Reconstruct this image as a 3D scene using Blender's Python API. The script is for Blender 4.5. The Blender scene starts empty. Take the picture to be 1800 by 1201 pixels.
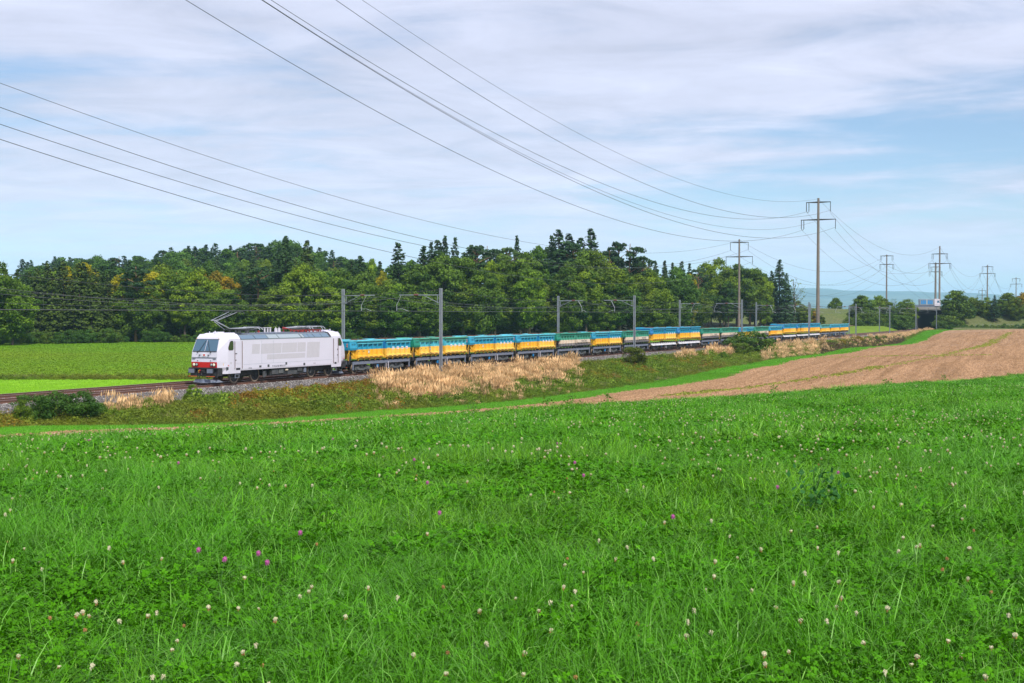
import bpy, bmesh, math, random
import numpy as np
from mathutils import Vector, Matrix
random.seed(7); RNG = np.random.default_rng(7)
R = math.radians
scene = bpy.context.scene
COL = scene.collection
# ------------------------------------------------------------------ camera, sky, sun, exposure
F = 2245.0; Y0 = 552.5; EYE = 5.33            # photo pixels (1800 wide), metres above the near rail
cam = bpy.data.cameras.new('camera'); camo = bpy.data.objects.new('camera', cam); COL.objects.link(camo)
cam.sensor_width = 36; cam.lens = F / 1800 * 36; cam.clip_start = 0.1; cam.clip_end = 60000
camo.location = (0, 0, EYE); camo.rotation_euler = (R(90) - math.atan((600.5 - Y0) / F), 0, 0)
scene.camera = camo
SUN_EL, SUN_AZ = R(48), R(152)                 # azimuth clockwise from +Y
world = bpy.data.worlds.new('World'); scene.world = world; world.use_nodes = True
def build_sky():
    nt = world.node_tree; N = nt.nodes; L = nt.links; N.clear()
    out = N.new('ShaderNodeOutputWorld'); bg = N.new('ShaderNodeBackground'); L.new(bg.outputs[0], out.inputs[0])
    sky = N.new('ShaderNodeTexSky'); sky.sky_type = 'NISHITA'; sky.sun_disc = False
    sky.sun_elevation = SUN_EL; sky.sun_rotation = SUN_AZ; sky.altitude = 500; sky.air_density = 1.0; sky.dust_density = 0.0; sky.ozone_density = 5.0
    tc = N.new('ShaderNodeTexCoord'); sep = N.new('ShaderNodeSeparateXYZ'); L.new(tc.outputs['Generated'], sep.inputs[0])
    def m(op, a, b=None, c=None):
        n = N.new('ShaderNodeMath'); n.operation = op
        for i, v in enumerate((a, b, c)):
            if v is None: continue
            if isinstance(v, (int, float)): n.inputs[i].default_value = v
            else: L.new(v, n.inputs[i])
        return n.outputs[0]
    zc = m('MAXIMUM', sep.outputs[2], 0.0)
    den = m('ADD', zc, 0.10)
    u = m('DIVIDE', sep.outputs[0], den); v = m('DIVIDE', sep.outputs[1], den)
    comb = N.new('ShaderNodeCombineXYZ'); L.new(u, comb.inputs[0]); L.new(v, comb.inputs[1])
    def noise(scale, detail, rough, dist, sx, sy, off):
        mp = N.new('ShaderNodeMapping'); mp.inputs['Scale'].default_value = (sx, sy, 1); mp.inputs['Location'].default_value = off
        mp.inputs['Rotation'].default_value = (0, 0, R(-12)); L.new(comb.outputs[0], mp.inputs[0])
        n = N.new('ShaderNodeTexNoise'); n.inputs['Scale'].default_value = scale; n.inputs['Detail'].default_value = detail
        n.inputs['Roughness'].default_value = rough; n.inputs['Distortion'].default_value = dist; L.new(mp.outputs[0], n.inputs['Vector'])
        return n.outputs[0]
    n1 = noise(0.8, 9, 0.6, 0.35, 0.8, 1.0, (3.1, 0.7, 0))
    n2 = noise(0.35, 6, 0.55, 0.3, 1.2, 0.8, (0.3, 5.2, 0))
    n3 = noise(2.2, 8, 0.62, 0.5, 0.9, 1.3, (1.0, 2.2, 0))
    s = m('ADD', m('MULTIPLY', n1, 0.40), m('ADD', m('MULTIPLY', n2, 0.40), m('MULTIPLY', n3, 0.20)))
    cb2 = N.new('ShaderNodeCombineXYZ'); L.new(m('MULTIPLY', sep.outputs[0], 2.4), cb2.inputs[0]); L.new(m('MULTIPLY', m('ADD', zc, m('MULTIPLY', sep.outputs[0], -.03)), 24.0), cb2.inputs[1])
    n4 = N.new('ShaderNodeTexNoise'); n4.inputs['Scale'].default_value = 1.0; n4.inputs['Detail'].default_value = 7; n4.inputs['Roughness'].default_value = .6; n4.inputs['Distortion'].default_value = .4; L.new(cb2.outputs[0], n4.inputs['Vector'])
    lowf = N.new('ShaderNodeMapRange'); L.new(zc, lowf.inputs[0]); lowf.inputs[1].default_value = .10; lowf.inputs[2].default_value = .26; lowf.inputs[3].default_value = .62; lowf.inputs[4].default_value = .16
    s = m('ADD', s, m('MULTIPLY', m('SUBTRACT', n4.outputs[0], .5), lowf.outputs[0]))
    # thinner cloud near the horizon, thicker overhead
    thick = m('ADD', s, m('ADD', 0.02, m('MULTIPLY', m('MINIMUM', zc, 0.35), 0.42)))
    # a clearer gap low on the right
    g1 = N.new('ShaderNodeMapRange'); L.new(zc, g1.inputs[0]); g1.inputs[1].default_value = .05; g1.inputs[2].default_value = .12; g1.interpolation_type = 'SMOOTHSTEP'
    g2 = N.new('ShaderNodeMapRange'); L.new(zc, g2.inputs[0]); g2.inputs[1].default_value = .13; g2.inputs[2].default_value = .20; g2.inputs[3].default_value = 1; g2.inputs[4].default_value = 0; g2.interpolation_type = 'SMOOTHSTEP'
    g3 = N.new('ShaderNodeMapRange'); L.new(sep.outputs[0], g3.inputs[0]); g3.inputs[1].default_value = -.05; g3.inputs[2].default_value = .2
    thick = m('SUBTRACT', thick, m('MULTIPLY', m('MULTIPLY', g1.outputs[0], g2.outputs[0]), m('MULTIPLY', g3.outputs[0], .065)))
    rmp = N.new('ShaderNodeMapRange'); rmp.interpolation_type = 'SMOOTHSTEP'
    L.new(thick, rmp.inputs[0]); rmp.inputs[1].default_value = 0.405; rmp.inputs[2].default_value = 0.60; rmp.inputs[3].default_value = 0.12; rmp.inputs[4].default_value = 0.93
    # cloud brightness variation
    r2 = N.new('ShaderNodeMapRange'); L.new(n3, r2.inputs[0]); r2.inputs[1].default_value = 0.3; r2.inputs[2].default_value = 0.7
    r2.inputs[3].default_value = 0.86; r2.inputs[4].default_value = 1.10
    r4 = N.new('ShaderNodeMapRange'); L.new(n1, r4.inputs[0]); r4.inputs[1].default_value = 0.35; r4.inputs[2].default_value = 0.65
    r4.inputs[3].default_value = 0.93; r4.inputs[4].default_value = 1.07
    cb = m('MULTIPLY', m('MULTIPLY', r2.outputs[0], r4.outputs[0]), CLOUD)
    cc = N.new('ShaderNodeVectorMath'); cc.operation = 'SCALE'; cc.inputs[0].default_value = (0.87, 0.90, 1.11); L.new(cb, cc.inputs['Scale'])
    mix = N.new('ShaderNodeMix'); mix.data_type = 'RGBA'; L.new(rmp.outputs[0], mix.inputs['Factor'])
    L.new(sky.outputs[0], mix.inputs['A']); L.new(cc.outputs[0], mix.inputs['B'])
    # pale band of air just over the horizon
    hz = N.new('ShaderNodeMapRange'); L.new(zc, hz.inputs[0]); hz.inputs[1].default_value = 0.0; hz.inputs[2].default_value = 0.09
    hz.inputs[3].default_value = 0.7; hz.inputs[4].default_value = 0.0
    mix2 = N.new('ShaderNodeMix'); mix2.data_type = 'RGBA'; L.new(hz.outputs[0], mix2.inputs['Factor'])
    L.new(mix.outputs['Result'], mix2.inputs['A']); mix2.inputs['B'].default_value = (HORZ[0], HORZ[1], HORZ[2], 1)
    L.new(mix2.outputs['Result'], bg.inputs[0]); bg.inputs[1].default_value = 0.10
CLOUD = 7.1; HORZ = (6.0, 7.9, 9.8)
build_sky()
sun = bpy.data.lights.new('sun', 'SUN'); suno = bpy.data.objects.new('sun', sun); COL.objects.link(suno)
sun.energy = 3.4; sun.angle = R(4); sun.color = (1.0, 0.95, 0.87)
sd = Vector((math.sin(SUN_AZ) * math.cos(SUN_EL), math.cos(SUN_AZ) * math.cos(SUN_EL), math.sin(SUN_EL)))
suno.rotation_euler = sd.to_track_quat('Z', 'Y').to_euler(); suno.location = (60, -40, 60)
vs = scene.view_settings; vs.view_transform = 'Standard'; vs.look = 'None'; vs.exposure = 0.35; vs.gamma = 1.0; vs.use_curve_mapping = False
scene.cycles.max_bounces = 6; scene.cycles.diffuse_bounces = 3; scene.cycles.transparent_max_bounces = 8; scene.cycles.volume_bounces = 2

# ------------------------------------------------------------------ geometry of the place
TH = 0.4486; DX, DY = math.sin(TH), math.cos(TH); NX, NY = math.cos(TH), -math.sin(TH); PX, PY = -21.62, 99.03
ROTZ = math.atan2(DY, DX)
def W(s, n, z=0.0): return (PX + s * DX + n * NX, PY + s * DY + n * NY, z)
def SN(X, Y): return (X - PX) * DX + (Y - PY) * DY, (X - PX) * NX + (Y - PY) * NY
def G(x, y, Z): return ((x - 900) / F * Z, Z, EYE - (y - Y0) / F * Z)    # the point at distance Z seen at photo pixel x, y
def GX(x, Z): return (x - 900) / F * Z
def GN(x, y, n):                                                        # ... or at offset n from the near rail
    u = (x - 900) / F; Z = (n + PX * NX + PY * NY) / (u * NX + NY); return G(x, y, Z)
# ---- terrain heights
ctrl = []
def C(x, y, Z, dz=0.0): g_ = G(x, y, Z); ctrl.append((g_[0], g_[1], g_[2] + dz))
for a in [(900,1201,5.6),(0,1201,5.7),(1800,1201,5.4),(900,900,10.5),(0,900,10.6),(1800,900,10.2),(900,800,16,-.08),(900,740,28,-.18),(900,718,42,-.22),
          (0,768,30,-.2),(0,800,20,-.12),(500,742,36,-.22),(1000,710,46,-.22),(1400,686,62,-.22),(1800,655,88,-.22),(1800,740,26,-.15),(1800,690,48,-.2),(1800,800,15.5,-.08),
          (1800,625,150),(1650,640,120),(1500,650,105),(1200,692,72),(1700,600,240),(1800,584,340),(1720,583,370),(1580,625,180)]: C(*a)
ctrl += [(0, 0, 3.73), (-15, -5, 3.6), (15, -5, 3.8), (60, 0, 4.2), (-50, 5, 2.6), (100, 60, 3.0), (160, 200, 2.2), (-55, 30, 0.9), (200, 330, 1.6), (165, 440, .1), (190, 440, .2), (230, 440, .4), (155, 430, 0), (175, 470, 0)]
foot_px = [(-250,775,6.0),(0,752,6.0),(200,750,7.0),(350,747,8.0),(500,737,8.5),(667,723,9.5),(833,712,11),(1000,693.5,12),(1189,665.5,13),(1278,645.5,13),(1322,639,12.5),(1400,628,12),(1497,613,11),(1553,609,10.5),(1575,607,9.5),(1608,593,8),(1627,582.6,6)]
out_px = [(-250,800,17),(0,766,17),(300,757,17),(500,748,17),(700,734,17),(850,724,17),(1009,703.5,17),(1178,680,18),(1267,666,18),(1364,644,17.5),(1427,629,17),(1493,621,17),(1587,611,19),(1620,601,16),(1640,589,13),(1656,583,12)]
FT = [GN(*p) for p in foot_px]; OT = [GN(*p) for p in out_px]
FTs = [SN(p[0], p[1]) + (p[2],) for p in FT]; OTs = [SN(p[0], p[1]) + (p[2],) for p in OT]
ctrl += FT + OT
def interp(tab, s, k):
    t = sorted(tab); return np.interp(s, [q[0] for q in t], [q[k] for q in t])
def w_foot(s): return interp(FTs, s, 1)
def h_foot(s): return interp(FTs, s, 2)
def n_out(s): return interp(OTs, s, 1)
CE = [(-140,20),(-100,28.5),(-80,33),(-58,38.6),(-50,41),(-42,43.6),(-37.5,44.5),(-18,48),(14.7,56),(60,66),(130,80)]
def n_clover(s): return interp(CE, s, 1)
CP = np.array(ctrl); CS = 40.0
def _phi(r2): return np.where(r2 > 1e-12, 0.5 * r2 * np.log(r2 + 1e-12), 0)
def _fit():
    A = CP[:, :2] / CS; n = len(A)
    d2 = ((A[:, None] - A[None]) ** 2).sum(-1); K = _phi(d2) + np.eye(n) * 2e-3
    P = np.c_[np.ones(n), A]; M = np.block([[K, P], [P.T, np.zeros((3, 3))]])
    return np.linalg.solve(M, np.r_[CP[:, 2], 0, 0, 0])
CW = _fit()
def tps(X, Y):
    X = np.atleast_1d(np.asarray(X, float)); Y = np.atleast_1d(np.asarray(Y, float)); sh = X.shape
    Q = np.c_[X.ravel(), Y.ravel()] / CS; A = CP[:, :2] / CS; out = np.zeros(len(Q))
    for i in range(0, len(Q), 20000):
        q = Q[i:i + 20000]; d2 = ((q[:, None] - A[None]) ** 2).sum(-1)
        out[i:i + 20000] = _phi(d2) @ CW[:-3] + CW[-3] + q @ CW[-2:]
    return np.clip(out, -4, 5).reshape(sh)
def height(X, Y):
    """terrain height on the camera's side of the line and on the far side"""
    X = np.atleast_1d(np.asarray(X, float)); Y = np.atleast_1d(np.asarray(Y, float))
    s, n = SN(X, Y); w = w_foot(s); hf = h_foot(s)
    t = np.clip((n - 2.6) / np.maximum(w - 2.6, .5), 0, 1); sm = t * t * (3 - 2 * t) * .45 + t * .55
    emb = -0.75 + (hf + 0.75) * sm
    near = tps(X, Y)
    far = far_h(X, Y)
    return np.where(n >= w, near, np.where(n >= 2.6, emb, np.where(n > -8, -0.75, far)))
def far_h(X, Y):
    b = np.interp(Y, [60, 125, 260, 340, 600], [-0.95, -1.05, -0.35, -0.5, -0.5])
    return b + 0 * X

# ------------------------------------------------------------------ mesh helpers
def link(o, parent=None):
    COL.objects.link(o)
    if parent: o.parent = parent
    return o
def tag(o, label=None, cat=None, group=None, kind=None):
    if label: o['label'] = label
    if cat: o['category'] = cat
    if group: o['group'] = group
    if kind: o['kind'] = kind
    return o
def empty(name, loc=(0, 0, 0), rz=0.0):
    o = bpy.data.objects.new(name, None); COL.objects.link(o); o.location = loc; o.rotation_euler = (0, 0, rz); o.empty_display_size = .3
    return o
def mesh_np(name, V, Fc, mats, idx=None, smooth=False, col=None):
    """V (n,3); Fc (m,3) or (m,4) array"""
    V = np.asarray(V, np.float32); Fc = np.asarray(Fc, np.int32); me = bpy.data.meshes.new(name)
    k = Fc.shape[1]; me.vertices.add(len(V)); me.vertices.foreach_set('co', V.ravel())
    me.loops.add(Fc.size); me.loops.foreach_set('vertex_index', Fc.ravel())
    me.polygons.add(len(Fc)); me.polygons.foreach_set('loop_start', np.arange(0, Fc.size, k, dtype=np.int32))
    me.polygons.foreach_set('loop_total', np.full(len(Fc), k, np.int32))
    for m in (mats if isinstance(mats, (list, tuple)) else [mats]): me.materials.append(m)
    if idx is not None: me.polygons.foreach_set('material_index', np.asarray(idx, np.int32))
    me.polygons.foreach_set('use_smooth', np.full(len(Fc), smooth, bool))
    if col is not None:
        a = me.attributes.new('tint', 'FLOAT', 'POINT'); a.data.foreach_set('value', np.asarray(col, np.float32))
    me.update(calc_edges=True); return me
class MB:
    def __init__(s): s.v = []; s.f = []; s.m = []
    def add(s, vs, fs, m=0):
        b = len(s.v); s.v += [tuple(v) for v in vs]; s.f += [tuple(b + i for i in f) for f in fs]; s.m += [m] * len(fs); return s
    def box(s, x0, x1, y0, y1, z0, z1, m=0):
        return s.add([(x0,y0,z0),(x1,y0,z0),(x1,y1,z0),(x0,y1,z0),(x0,y0,z1),(x1,y0,z1),(x1,y1,z1),(x0,y1,z1)],
                     [(0,3,2,1),(4,5,6,7),(0,1,5,4),(1,2,6,5),(2,3,7,6),(3,0,4,7)], m)
    def tube(s, pts, r, n=8, m=0, r2=None, cap=True):
        pts = [Vector(p) for p in pts]; rings = []
        for i, p in enumerate(pts):
            d = (pts[min(i + 1, len(pts) - 1)] - pts[max(i - 1, 0)]).normalized()
            a = d.orthogonal().normalized() if abs(d.z) > .9 else d.cross(Vector((0, 0, 1))).normalized()
            b = d.cross(a).normalized(); t = i / max(1, len(pts) - 1); rr = r + ((r2 if r2 is not None else r) - r) * t
            rings.append([p + (a * math.cos(2 * math.pi * k / n) + b * math.sin(2 * math.pi * k / n)) * rr for k in range(n)])
        vs = [v for rg in rings for v in rg]; fs = []
        for i in range(len(pts) - 1):
            for k in range(n): fs.append((i*n+k, i*n+(k+1)%n, (i+1)*n+(k+1)%n, (i+1)*n+k))
        if cap: fs += [tuple(range(n))[::-1], tuple((len(pts)-1)*n + k for k in range(n))]
        return s.add(vs, fs, m)
    def disc_y(s, cx, y0, y1, cz, r, n=20, m=0, r2=None):
        """cylinder whose axis is y"""
        r2 = r if r2 is None else r2
        a = [(cx + r*math.cos(2*math.pi*k/n), y0, cz + r*math.sin(2*math.pi*k/n)) for k in range(n)]
        b = [(cx + r2*math.cos(2*math.pi*k/n), y1, cz + r2*math.sin(2*math.pi*k/n)) for k in range(n)]
        return s.add(a + b, [(k, (k+1)%n, n+(k+1)%n, n+k) for k in range(n)] + [tuple(range(n))[::-1], tuple(range(n, 2*n))], m)
    def poly(s, pts, m=0): return s.add(pts, [tuple(range(len(pts)))], m)
    def prism(s, prof, y0, y1, m=0):
        """profile in x,z extruded along y"""
        n = len(prof); a = [(p[0], y0, p[1]) for p in prof]; b = [(p[0], y1, p[1]) for p in prof]
        return s.add(a + b, [(k, (k+1)%n, n+(k+1)%n, n+k) for k in range(n)] + [tuple(range(n))[::-1], tuple(range(n, 2*n))], m)
    def mesh(s, name, mats, bevel=0, smooth=False):
        bm = bmesh.new(); vv = [bm.verts.new(v) for v in s.v]
        for f, mi in zip(s.f, s.m):
            try: ff = bm.faces.new([vv[i] for i in f]); ff.material_index = mi; ff.smooth = smooth
            except ValueError: pass
        bmesh.ops.recalc_face_normals(bm, faces=bm.faces)
        if bevel: bmesh.ops.bevel(bm, geom=[e for e in bm.edges if e.is_manifold and e.calc_face_angle(0) > .6], offset=bevel, segments=1, affect='EDGES', clamp_overlap=True)
        me = bpy.data.meshes.new(name); bm.to_mesh(me); bm.free()
        for m in (mats if isinstance(mats, (list, tuple)) else [mats]): me.materials.append(m)
        return me
    def build(s, name, mats, parent=None, bevel=0, smooth=False, loc=None):
        o = bpy.data.objects.new(name, s.mesh(name, mats, bevel, smooth)); link(o, parent)
        if loc: o.location = loc
        return o
def dup_tree(o, parent=None):
    c = o.copy(); COL.objects.link(c); c.parent = parent
    for ch in o.children: dup_tree(ch, c)
    return c
def text_mesh(name, body, size, mat, parent, loc, rot, ext=0.002):
    cu = bpy.data.curves.new(name, 'FONT'); cu.body = body; cu.size = size; cu.extrude = ext; cu.align_x = 'CENTER'; cu.align_y = 'CENTER'
    to = bpy.data.objects.new(name + '_src', cu); COL.objects.link(to)
    dg = bpy.context.evaluated_depsgraph_get(); me = bpy.data.meshes.new_from_object(to.evaluated_get(dg))
    bpy.data.objects.remove(to); me.materials.clear(); me.materials.append(mat)
    o = bpy.data.objects.new(name, me); link(o, parent); o.location = loc; o.rotation_euler = rot
    return o
# ------------------------------------------------------------------ materials
def new_mat(name):
    m = bpy.data.materials.new(name); m.use_nodes = True; return m, m.node_tree.nodes, m.node_tree.links, m.node_tree.nodes['Principled BSDF']
def paint(name, c, rough=.4, metal=0.0, dirt=.12, spec=.5, scale=3.0, dcol=None):
    """solid colour with a little procedural wear"""
    m, N, L, b = new_mat(name)
    tc = N.new('ShaderNodeTexCoord'); oi = N.new('ShaderNodeObjectInfo'); va = N.new('ShaderNodeVectorMath'); va.operation = 'MULTIPLY_ADD'; L.new(oi.outputs['Random'], va.inputs[0]); va.inputs[1].default_value = (37, 23, 11); L.new(tc.outputs['Object'], va.inputs[2])
    n = N.new('ShaderNodeTexNoise'); n.inputs['Scale'].default_value = scale; n.inputs['Detail'].default_value = 6; L.new(va.outputs[0], n.inputs['Vector'])
    mr = N.new('ShaderNodeMapRange'); L.new(n.outputs[0], mr.inputs[0]); mr.inputs[1].default_value = .42; mr.inputs[2].default_value = .75; mr.inputs[3].default_value = 0; mr.inputs[4].default_value = dirt * 2
    mx = N.new('ShaderNodeMix'); mx.data_type = 'RGBA'; L.new(mr.outputs[0], mx.inputs['Factor']); mx.inputs['A'].default_value = (*c, 1)
    d = dcol or tuple(x * .45 + .02 for x in c); mx.inputs['B'].default_value = (*d, 1); L.new(mx.outputs['Result'], b.inputs['Base Color'])
    b.inputs['Roughness'].default_value = rough; b.inputs['Metallic'].default_value = metal; b.inputs['Specular IOR Level'].default_value = spec
    return m
def ground_mat(name, c1, c2, c3, scale=.6, fine=9.0, bump=.3, rows=None, rough=.95, dist=.05):
    m, N, L, b = new_mat(name)
    geo = N.new('ShaderNodeNewGeometry'); mp = N.new('ShaderNodeMapping'); L.new(geo.outputs['Position'], mp.inputs[0])
    if rows:
        mp.inputs['Rotation'].default_value = (0, 0, rows[0]); mp2 = N.new('ShaderNodeMapping'); mp2.inputs['Scale'].default_value = (rows[1], rows[2], 1); L.new(mp.outputs[0], mp2.inputs[0]); mp = mp2
    def nz(sc, de, src, ro=.6):
        n = N.new('ShaderNodeTexNoise'); n.inputs['Scale'].default_value = sc; n.inputs['Detail'].default_value = de; n.inputs['Roughness'].default_value = ro; L.new(src, n.inputs['Vector']); return n.outputs[0]
    a = nz(scale, 4, mp.outputs[0]); f = nz(fine, 5, geo.outputs['Position'], .7)
    r1 = N.new('ShaderNodeMapRange'); L.new(a, r1.inputs[0]); r1.inputs[1].default_value = .35; r1.inputs[2].default_value = .65
    r2 = N.new('ShaderNodeMapRange'); L.new(f, r2.inputs[0]); r2.inputs[1].default_value = .35; r2.inputs[2].default_value = .68
    x1 = N.new('ShaderNodeMix'); x1.data_type = 'RGBA'; L.new(r1.outputs[0], x1.inputs['Factor']); x1.inputs['A'].default_value = (*c1, 1); x1.inputs['B'].default_value = (*c2, 1)
    x2 = N.new('ShaderNodeMix'); x2.data_type = 'RGBA'; L.new(r2.outputs[0], x2.inputs['Factor']); L.new(x1.outputs['Result'], x2.inputs['A']); x2.inputs['B'].default_value = (*c3, 1)
    L.new(x2.outputs['Result'], b.inputs['Base Color']); b.inputs['Roughness'].default_value = rough; b.inputs['Specular IOR Level'].default_value = .15
    bp = N.new('ShaderNodeBump'); bp.inputs['Strength'].default_value = bump; bp.inputs['Distance'].default_value = dist
    if rows:
        ad = N.new('ShaderNodeMath'); ad.operation = 'MULTIPLY_ADD'; L.new(a, ad.inputs[0]); ad.inputs[1].default_value = 1.2; L.new(f, ad.inputs[2]); L.new(ad.outputs[0], bp.inputs['Height'])
    else: L.new(f, bp.inputs['Height']); L.new(bp.outputs[0], b.inputs['Normal'])
    return m
def leaf_mat(name, c1, c2, trans=.25, rough=.6, objcol=True, big=.03, spec=.25, c3=None, patch=None):
    """c1..c2 per leaf (attribute tint), varied per plant (object colour) and by large patches"""
    m, N, L, b = new_mat(name)
    at = N.new('ShaderNodeAttribute'); at.attribute_name = 'tint'
    x = N.new('ShaderNodeMix'); x.data_type = 'RGBA'; L.new(at.outputs['Fac'], x.inputs['Factor']); x.inputs['A'].default_value = (*c1, 1); x.inputs['B'].default_value = (*c2, 1)
    src = x.outputs['Result']
    if c3:
        geo = N.new('ShaderNodeNewGeometry'); n = N.new('ShaderNodeTexNoise'); n.inputs['Scale'].default_value = big; n.inputs['Detail'].default_value = 4; L.new(geo.outputs['Position'], n.inputs['Vector'])
        r = N.new('ShaderNodeMapRange'); L.new(n.outputs[0], r.inputs[0]); r.inputs[1].default_value = .42; r.inputs[2].default_value = .62
        y = N.new('ShaderNodeMix'); y.data_type = 'RGBA'; L.new(r.outputs[0], y.inputs['Factor']); L.new(src, y.inputs['A']); y.inputs['B'].default_value = (*c3, 1); src = y.outputs['Result']
    if objcol:
        oi = N.new('ShaderNodeObjectInfo'); mu = N.new('ShaderNodeMix'); mu.data_type = 'RGBA'; mu.blend_type = 'MULTIPLY'; mu.inputs['Factor'].default_value = 1
        L.new(src, mu.inputs['A']); L.new(oi.outputs['Color'], mu.inputs['B']); src = mu.outputs['Result']
    else:
        oi = N.new('ShaderNodeObjectInfo'); hs = N.new('ShaderNodeHueSaturation'); r = N.new('ShaderNodeMapRange'); L.new(oi.outputs['Random'], r.inputs[0]); r.inputs[3].default_value = .72; r.inputs[4].default_value = 1.3
        L.new(r.outputs[0], hs.inputs['Value']); L.new(src, hs.inputs['Color']); src = hs.outputs['Color']
    L.new(src, b.inputs['Base Color']); b.inputs['Roughness'].default_value = rough; b.inputs['Specular IOR Level'].default_value = spec
    if trans:
        tr = N.new('ShaderNodeBsdfTranslucent'); L.new(src, tr.inputs[0]); ms = N.new('ShaderNodeMixShader'); ms.inputs[0].default_value = trans
        out = N['Material Output']; L.new(b.outputs[0], ms.inputs[1]); L.new(tr.outputs[0], ms.inputs[2]); L.new(ms.outputs[0], out.inputs[0])
    return m
M = {}
M['white'] = paint('white_paint', (.665, .645, .75), .35, dirt=.035, scale=1.2)
M['patch'] = paint('faded_patch', (.55, .53, .585), .5, dirt=.05)
M['red'] = paint('red_paint', (.62, .012, .018), .35, dirt=.03)
M['black'] = paint('black_steel', (.018, .02, .024), .6, dirt=.2, dcol=(.06, .05, .045))
M['dark'] = paint('dark_grey', (.055, .062, .07), .6, dirt=.3, dcol=(.12, .11, .10))
M['bogie'] = paint('bogie_grey', (.085, .10, .11), .7, dirt=.4, dcol=(.16, .15, .13), scale=6)
M['sill'] = paint('frame_grey', (.14, .17, .24), .6, dirt=.3, dcol=(.25, .24, .24), scale=4)
M['sillw'] = paint('frame_pale', (.62, .62, .66), .6, dirt=.3, dcol=(.3, .28, .27), scale=4)
M['roofgrey'] = paint('roof_grey', (.30, .36, .40), .45, dirt=.08)
M['grille'] = paint('roof_grille', (.13, .20, .28), .4, dirt=.08)
M['glass'] = paint('glass', (.05, .12, .19), .06, dirt=0, spec=1.0)
M['greenglass'] = paint('side_glass', (.03, .07, .02), .1, dirt=0, spec=.7)
M['lamp'] = paint('lamp_glass', (.9, .8, .62), .2, dirt=0)
M['metal'] = paint('bare_metal', (.55, .57, .60), .35, metal=.6, dirt=.2)
M['steel'] = paint('galvanised', (.29, .32, .36), .45, metal=.3, dirt=.25, scale=2)
M['rust'] = paint('rust', (.16, .075, .05), .8, dirt=.3, dcol=(.10, .05, .04))
M['railtop'] = paint('rail_top', (.5, .52, .55), .35, metal=.6, dirt=.1)
M['tyre'] = paint('wheel_tread', (.30, .23, .17), .6, dirt=.3)
M['insul'] = paint('insulator', (.16, .06, .05), .4, dirt=.1)
M['redins'] = paint('red_busbar', (.33, .035, .03), .4, dirt=.1)
M['yellow'] = paint('yellow_paint', (.82, .47, .035), .55, dirt=.30, dcol=(.55, .27, .05), scale=2.4)
M['yellow2'] = paint('yellow_paint_light', (.88, .56, .10), .55, dirt=.28, dcol=(.6, .32, .08), scale=2.4)
M['blue'] = paint('blue_paint', (.02, .33, .52), .55, dirt=.28, dcol=(.05, .24, .36), scale=2.4)
M['cyan'] = paint('cyan_paint', (.10, .55, .68), .5, dirt=.28, scale=2.4)
M['blue2'] = paint('blue_deep', (.015, .22, .52), .5, dirt=.12)
M['green'] = paint('green_paint', (.01, .26, .17), .5, dirt=.15, scale=2.4)
M['green2'] = paint('green_paint_light', (.07, .36, .25), .5, dirt=.2, scale=2.4)
M['teal'] = paint('teal_paint', (.10, .42, .47), .5, dirt=.2, scale=2.4)
M['cream'] = paint('cream_paint', (.74, .62, .50), .55, dirt=.25, dcol=(.45, .32, .24), scale=2.4)
M['grey'] = paint('grey_paint', (.12, .125, .14), .6, dirt=.4, dcol=(.3, .24, .2), scale=2.4)
M['plate'] = paint('white_plate', (.86, .86, .88), .4, dirt=.05)
M['orange'] = paint('orange_mark', (.85, .16, .02), .5, dirt=.02)
M['ink'] = paint('ink', (.02, .03, .05), .6, dirt=0)
M['concrete'] = paint('concrete', (.36, .34, .31), .85, dirt=.25, scale=.8)
M['polebrown'] = paint('pole_concrete', (.20, .165, .14), .85, dirt=.25, scale=.8)
M['crossarm'] = paint('crossarm_steel', (.035, .035, .035), .7, dirt=.1)
M['wire'] = paint('wire', (.05, .055, .06), .6, dirt=0)
M['copper'] = paint('contact_wire', (.11, .12, .12), .5, dirt=0)
M['bark'] = paint('bark', (.11, .085, .06), .9, dirt=.4, scale=5)
M['pinebark'] = paint('pine_bark', (.26, .14, .08), .9, dirt=.4, scale=5)
M['earth'] = ground_mat('load_earth', (.10, .06, .04), (.17, .11, .07), (.05, .035, .025), 3, 14, .6)
M['ballast'] = ground_mat('ballast_stone', (.31, .285, .275), (.23, .21, .20), (.05, .045, .045), 2.5, 7, 1.0, dist=.2)
M['sleeper'] = paint('sleeper', (.20, .16, .13), .9, dirt=.3)
# ------------------------------------------------------------------ the ground
def sheet(name, s_arr, na, nb, rows, mat, dz=0.0, noise=0.0, power=1.0):
    s = np.asarray(s_arr); A = na(s); B = nb(s); t = np.linspace(0, 1, rows) ** power
    S = np.repeat(s[:, None], rows, 1); Nn = A[:, None] * (1 - t) + B[:, None] * t
    X = PX + S * DX + Nn * NX; Y = PY + S * DY + Nn * NY; Z = height(X, Y) + dz
    if noise: Z = Z + noise * (np.sin(X * 1.7 + np.sin(Y * .9)) * np.cos(Y * 1.3 + X * .4) + .6 * np.sin(X * 3.9 - Y * 2.3))
    V = np.stack([X, Y, Z], -1).reshape(-1, 3); a, b = S.shape
    i = (np.arange(a - 1)[:, None] * b + np.arange(b - 1)[None]).ravel()
    Fc = np.stack([i, i + b, i + b + 1, i + 1], 1)
    o = bpy.data.objects.new(name, mesh_np(name, V, Fc, mat, smooth=True)); link(o); return tag(o, kind='structure')
M['meadow'] = ground_mat('meadow_soil', (.03, .11, .003), (.04, .13, .004), (.012, .05, .002), .5, 12, .6)
M['mown'] = ground_mat('mown_grass', (.11, .33, .012), (.15, .40, .02), (.07, .24, .01), .25, 6, .4)
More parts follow.
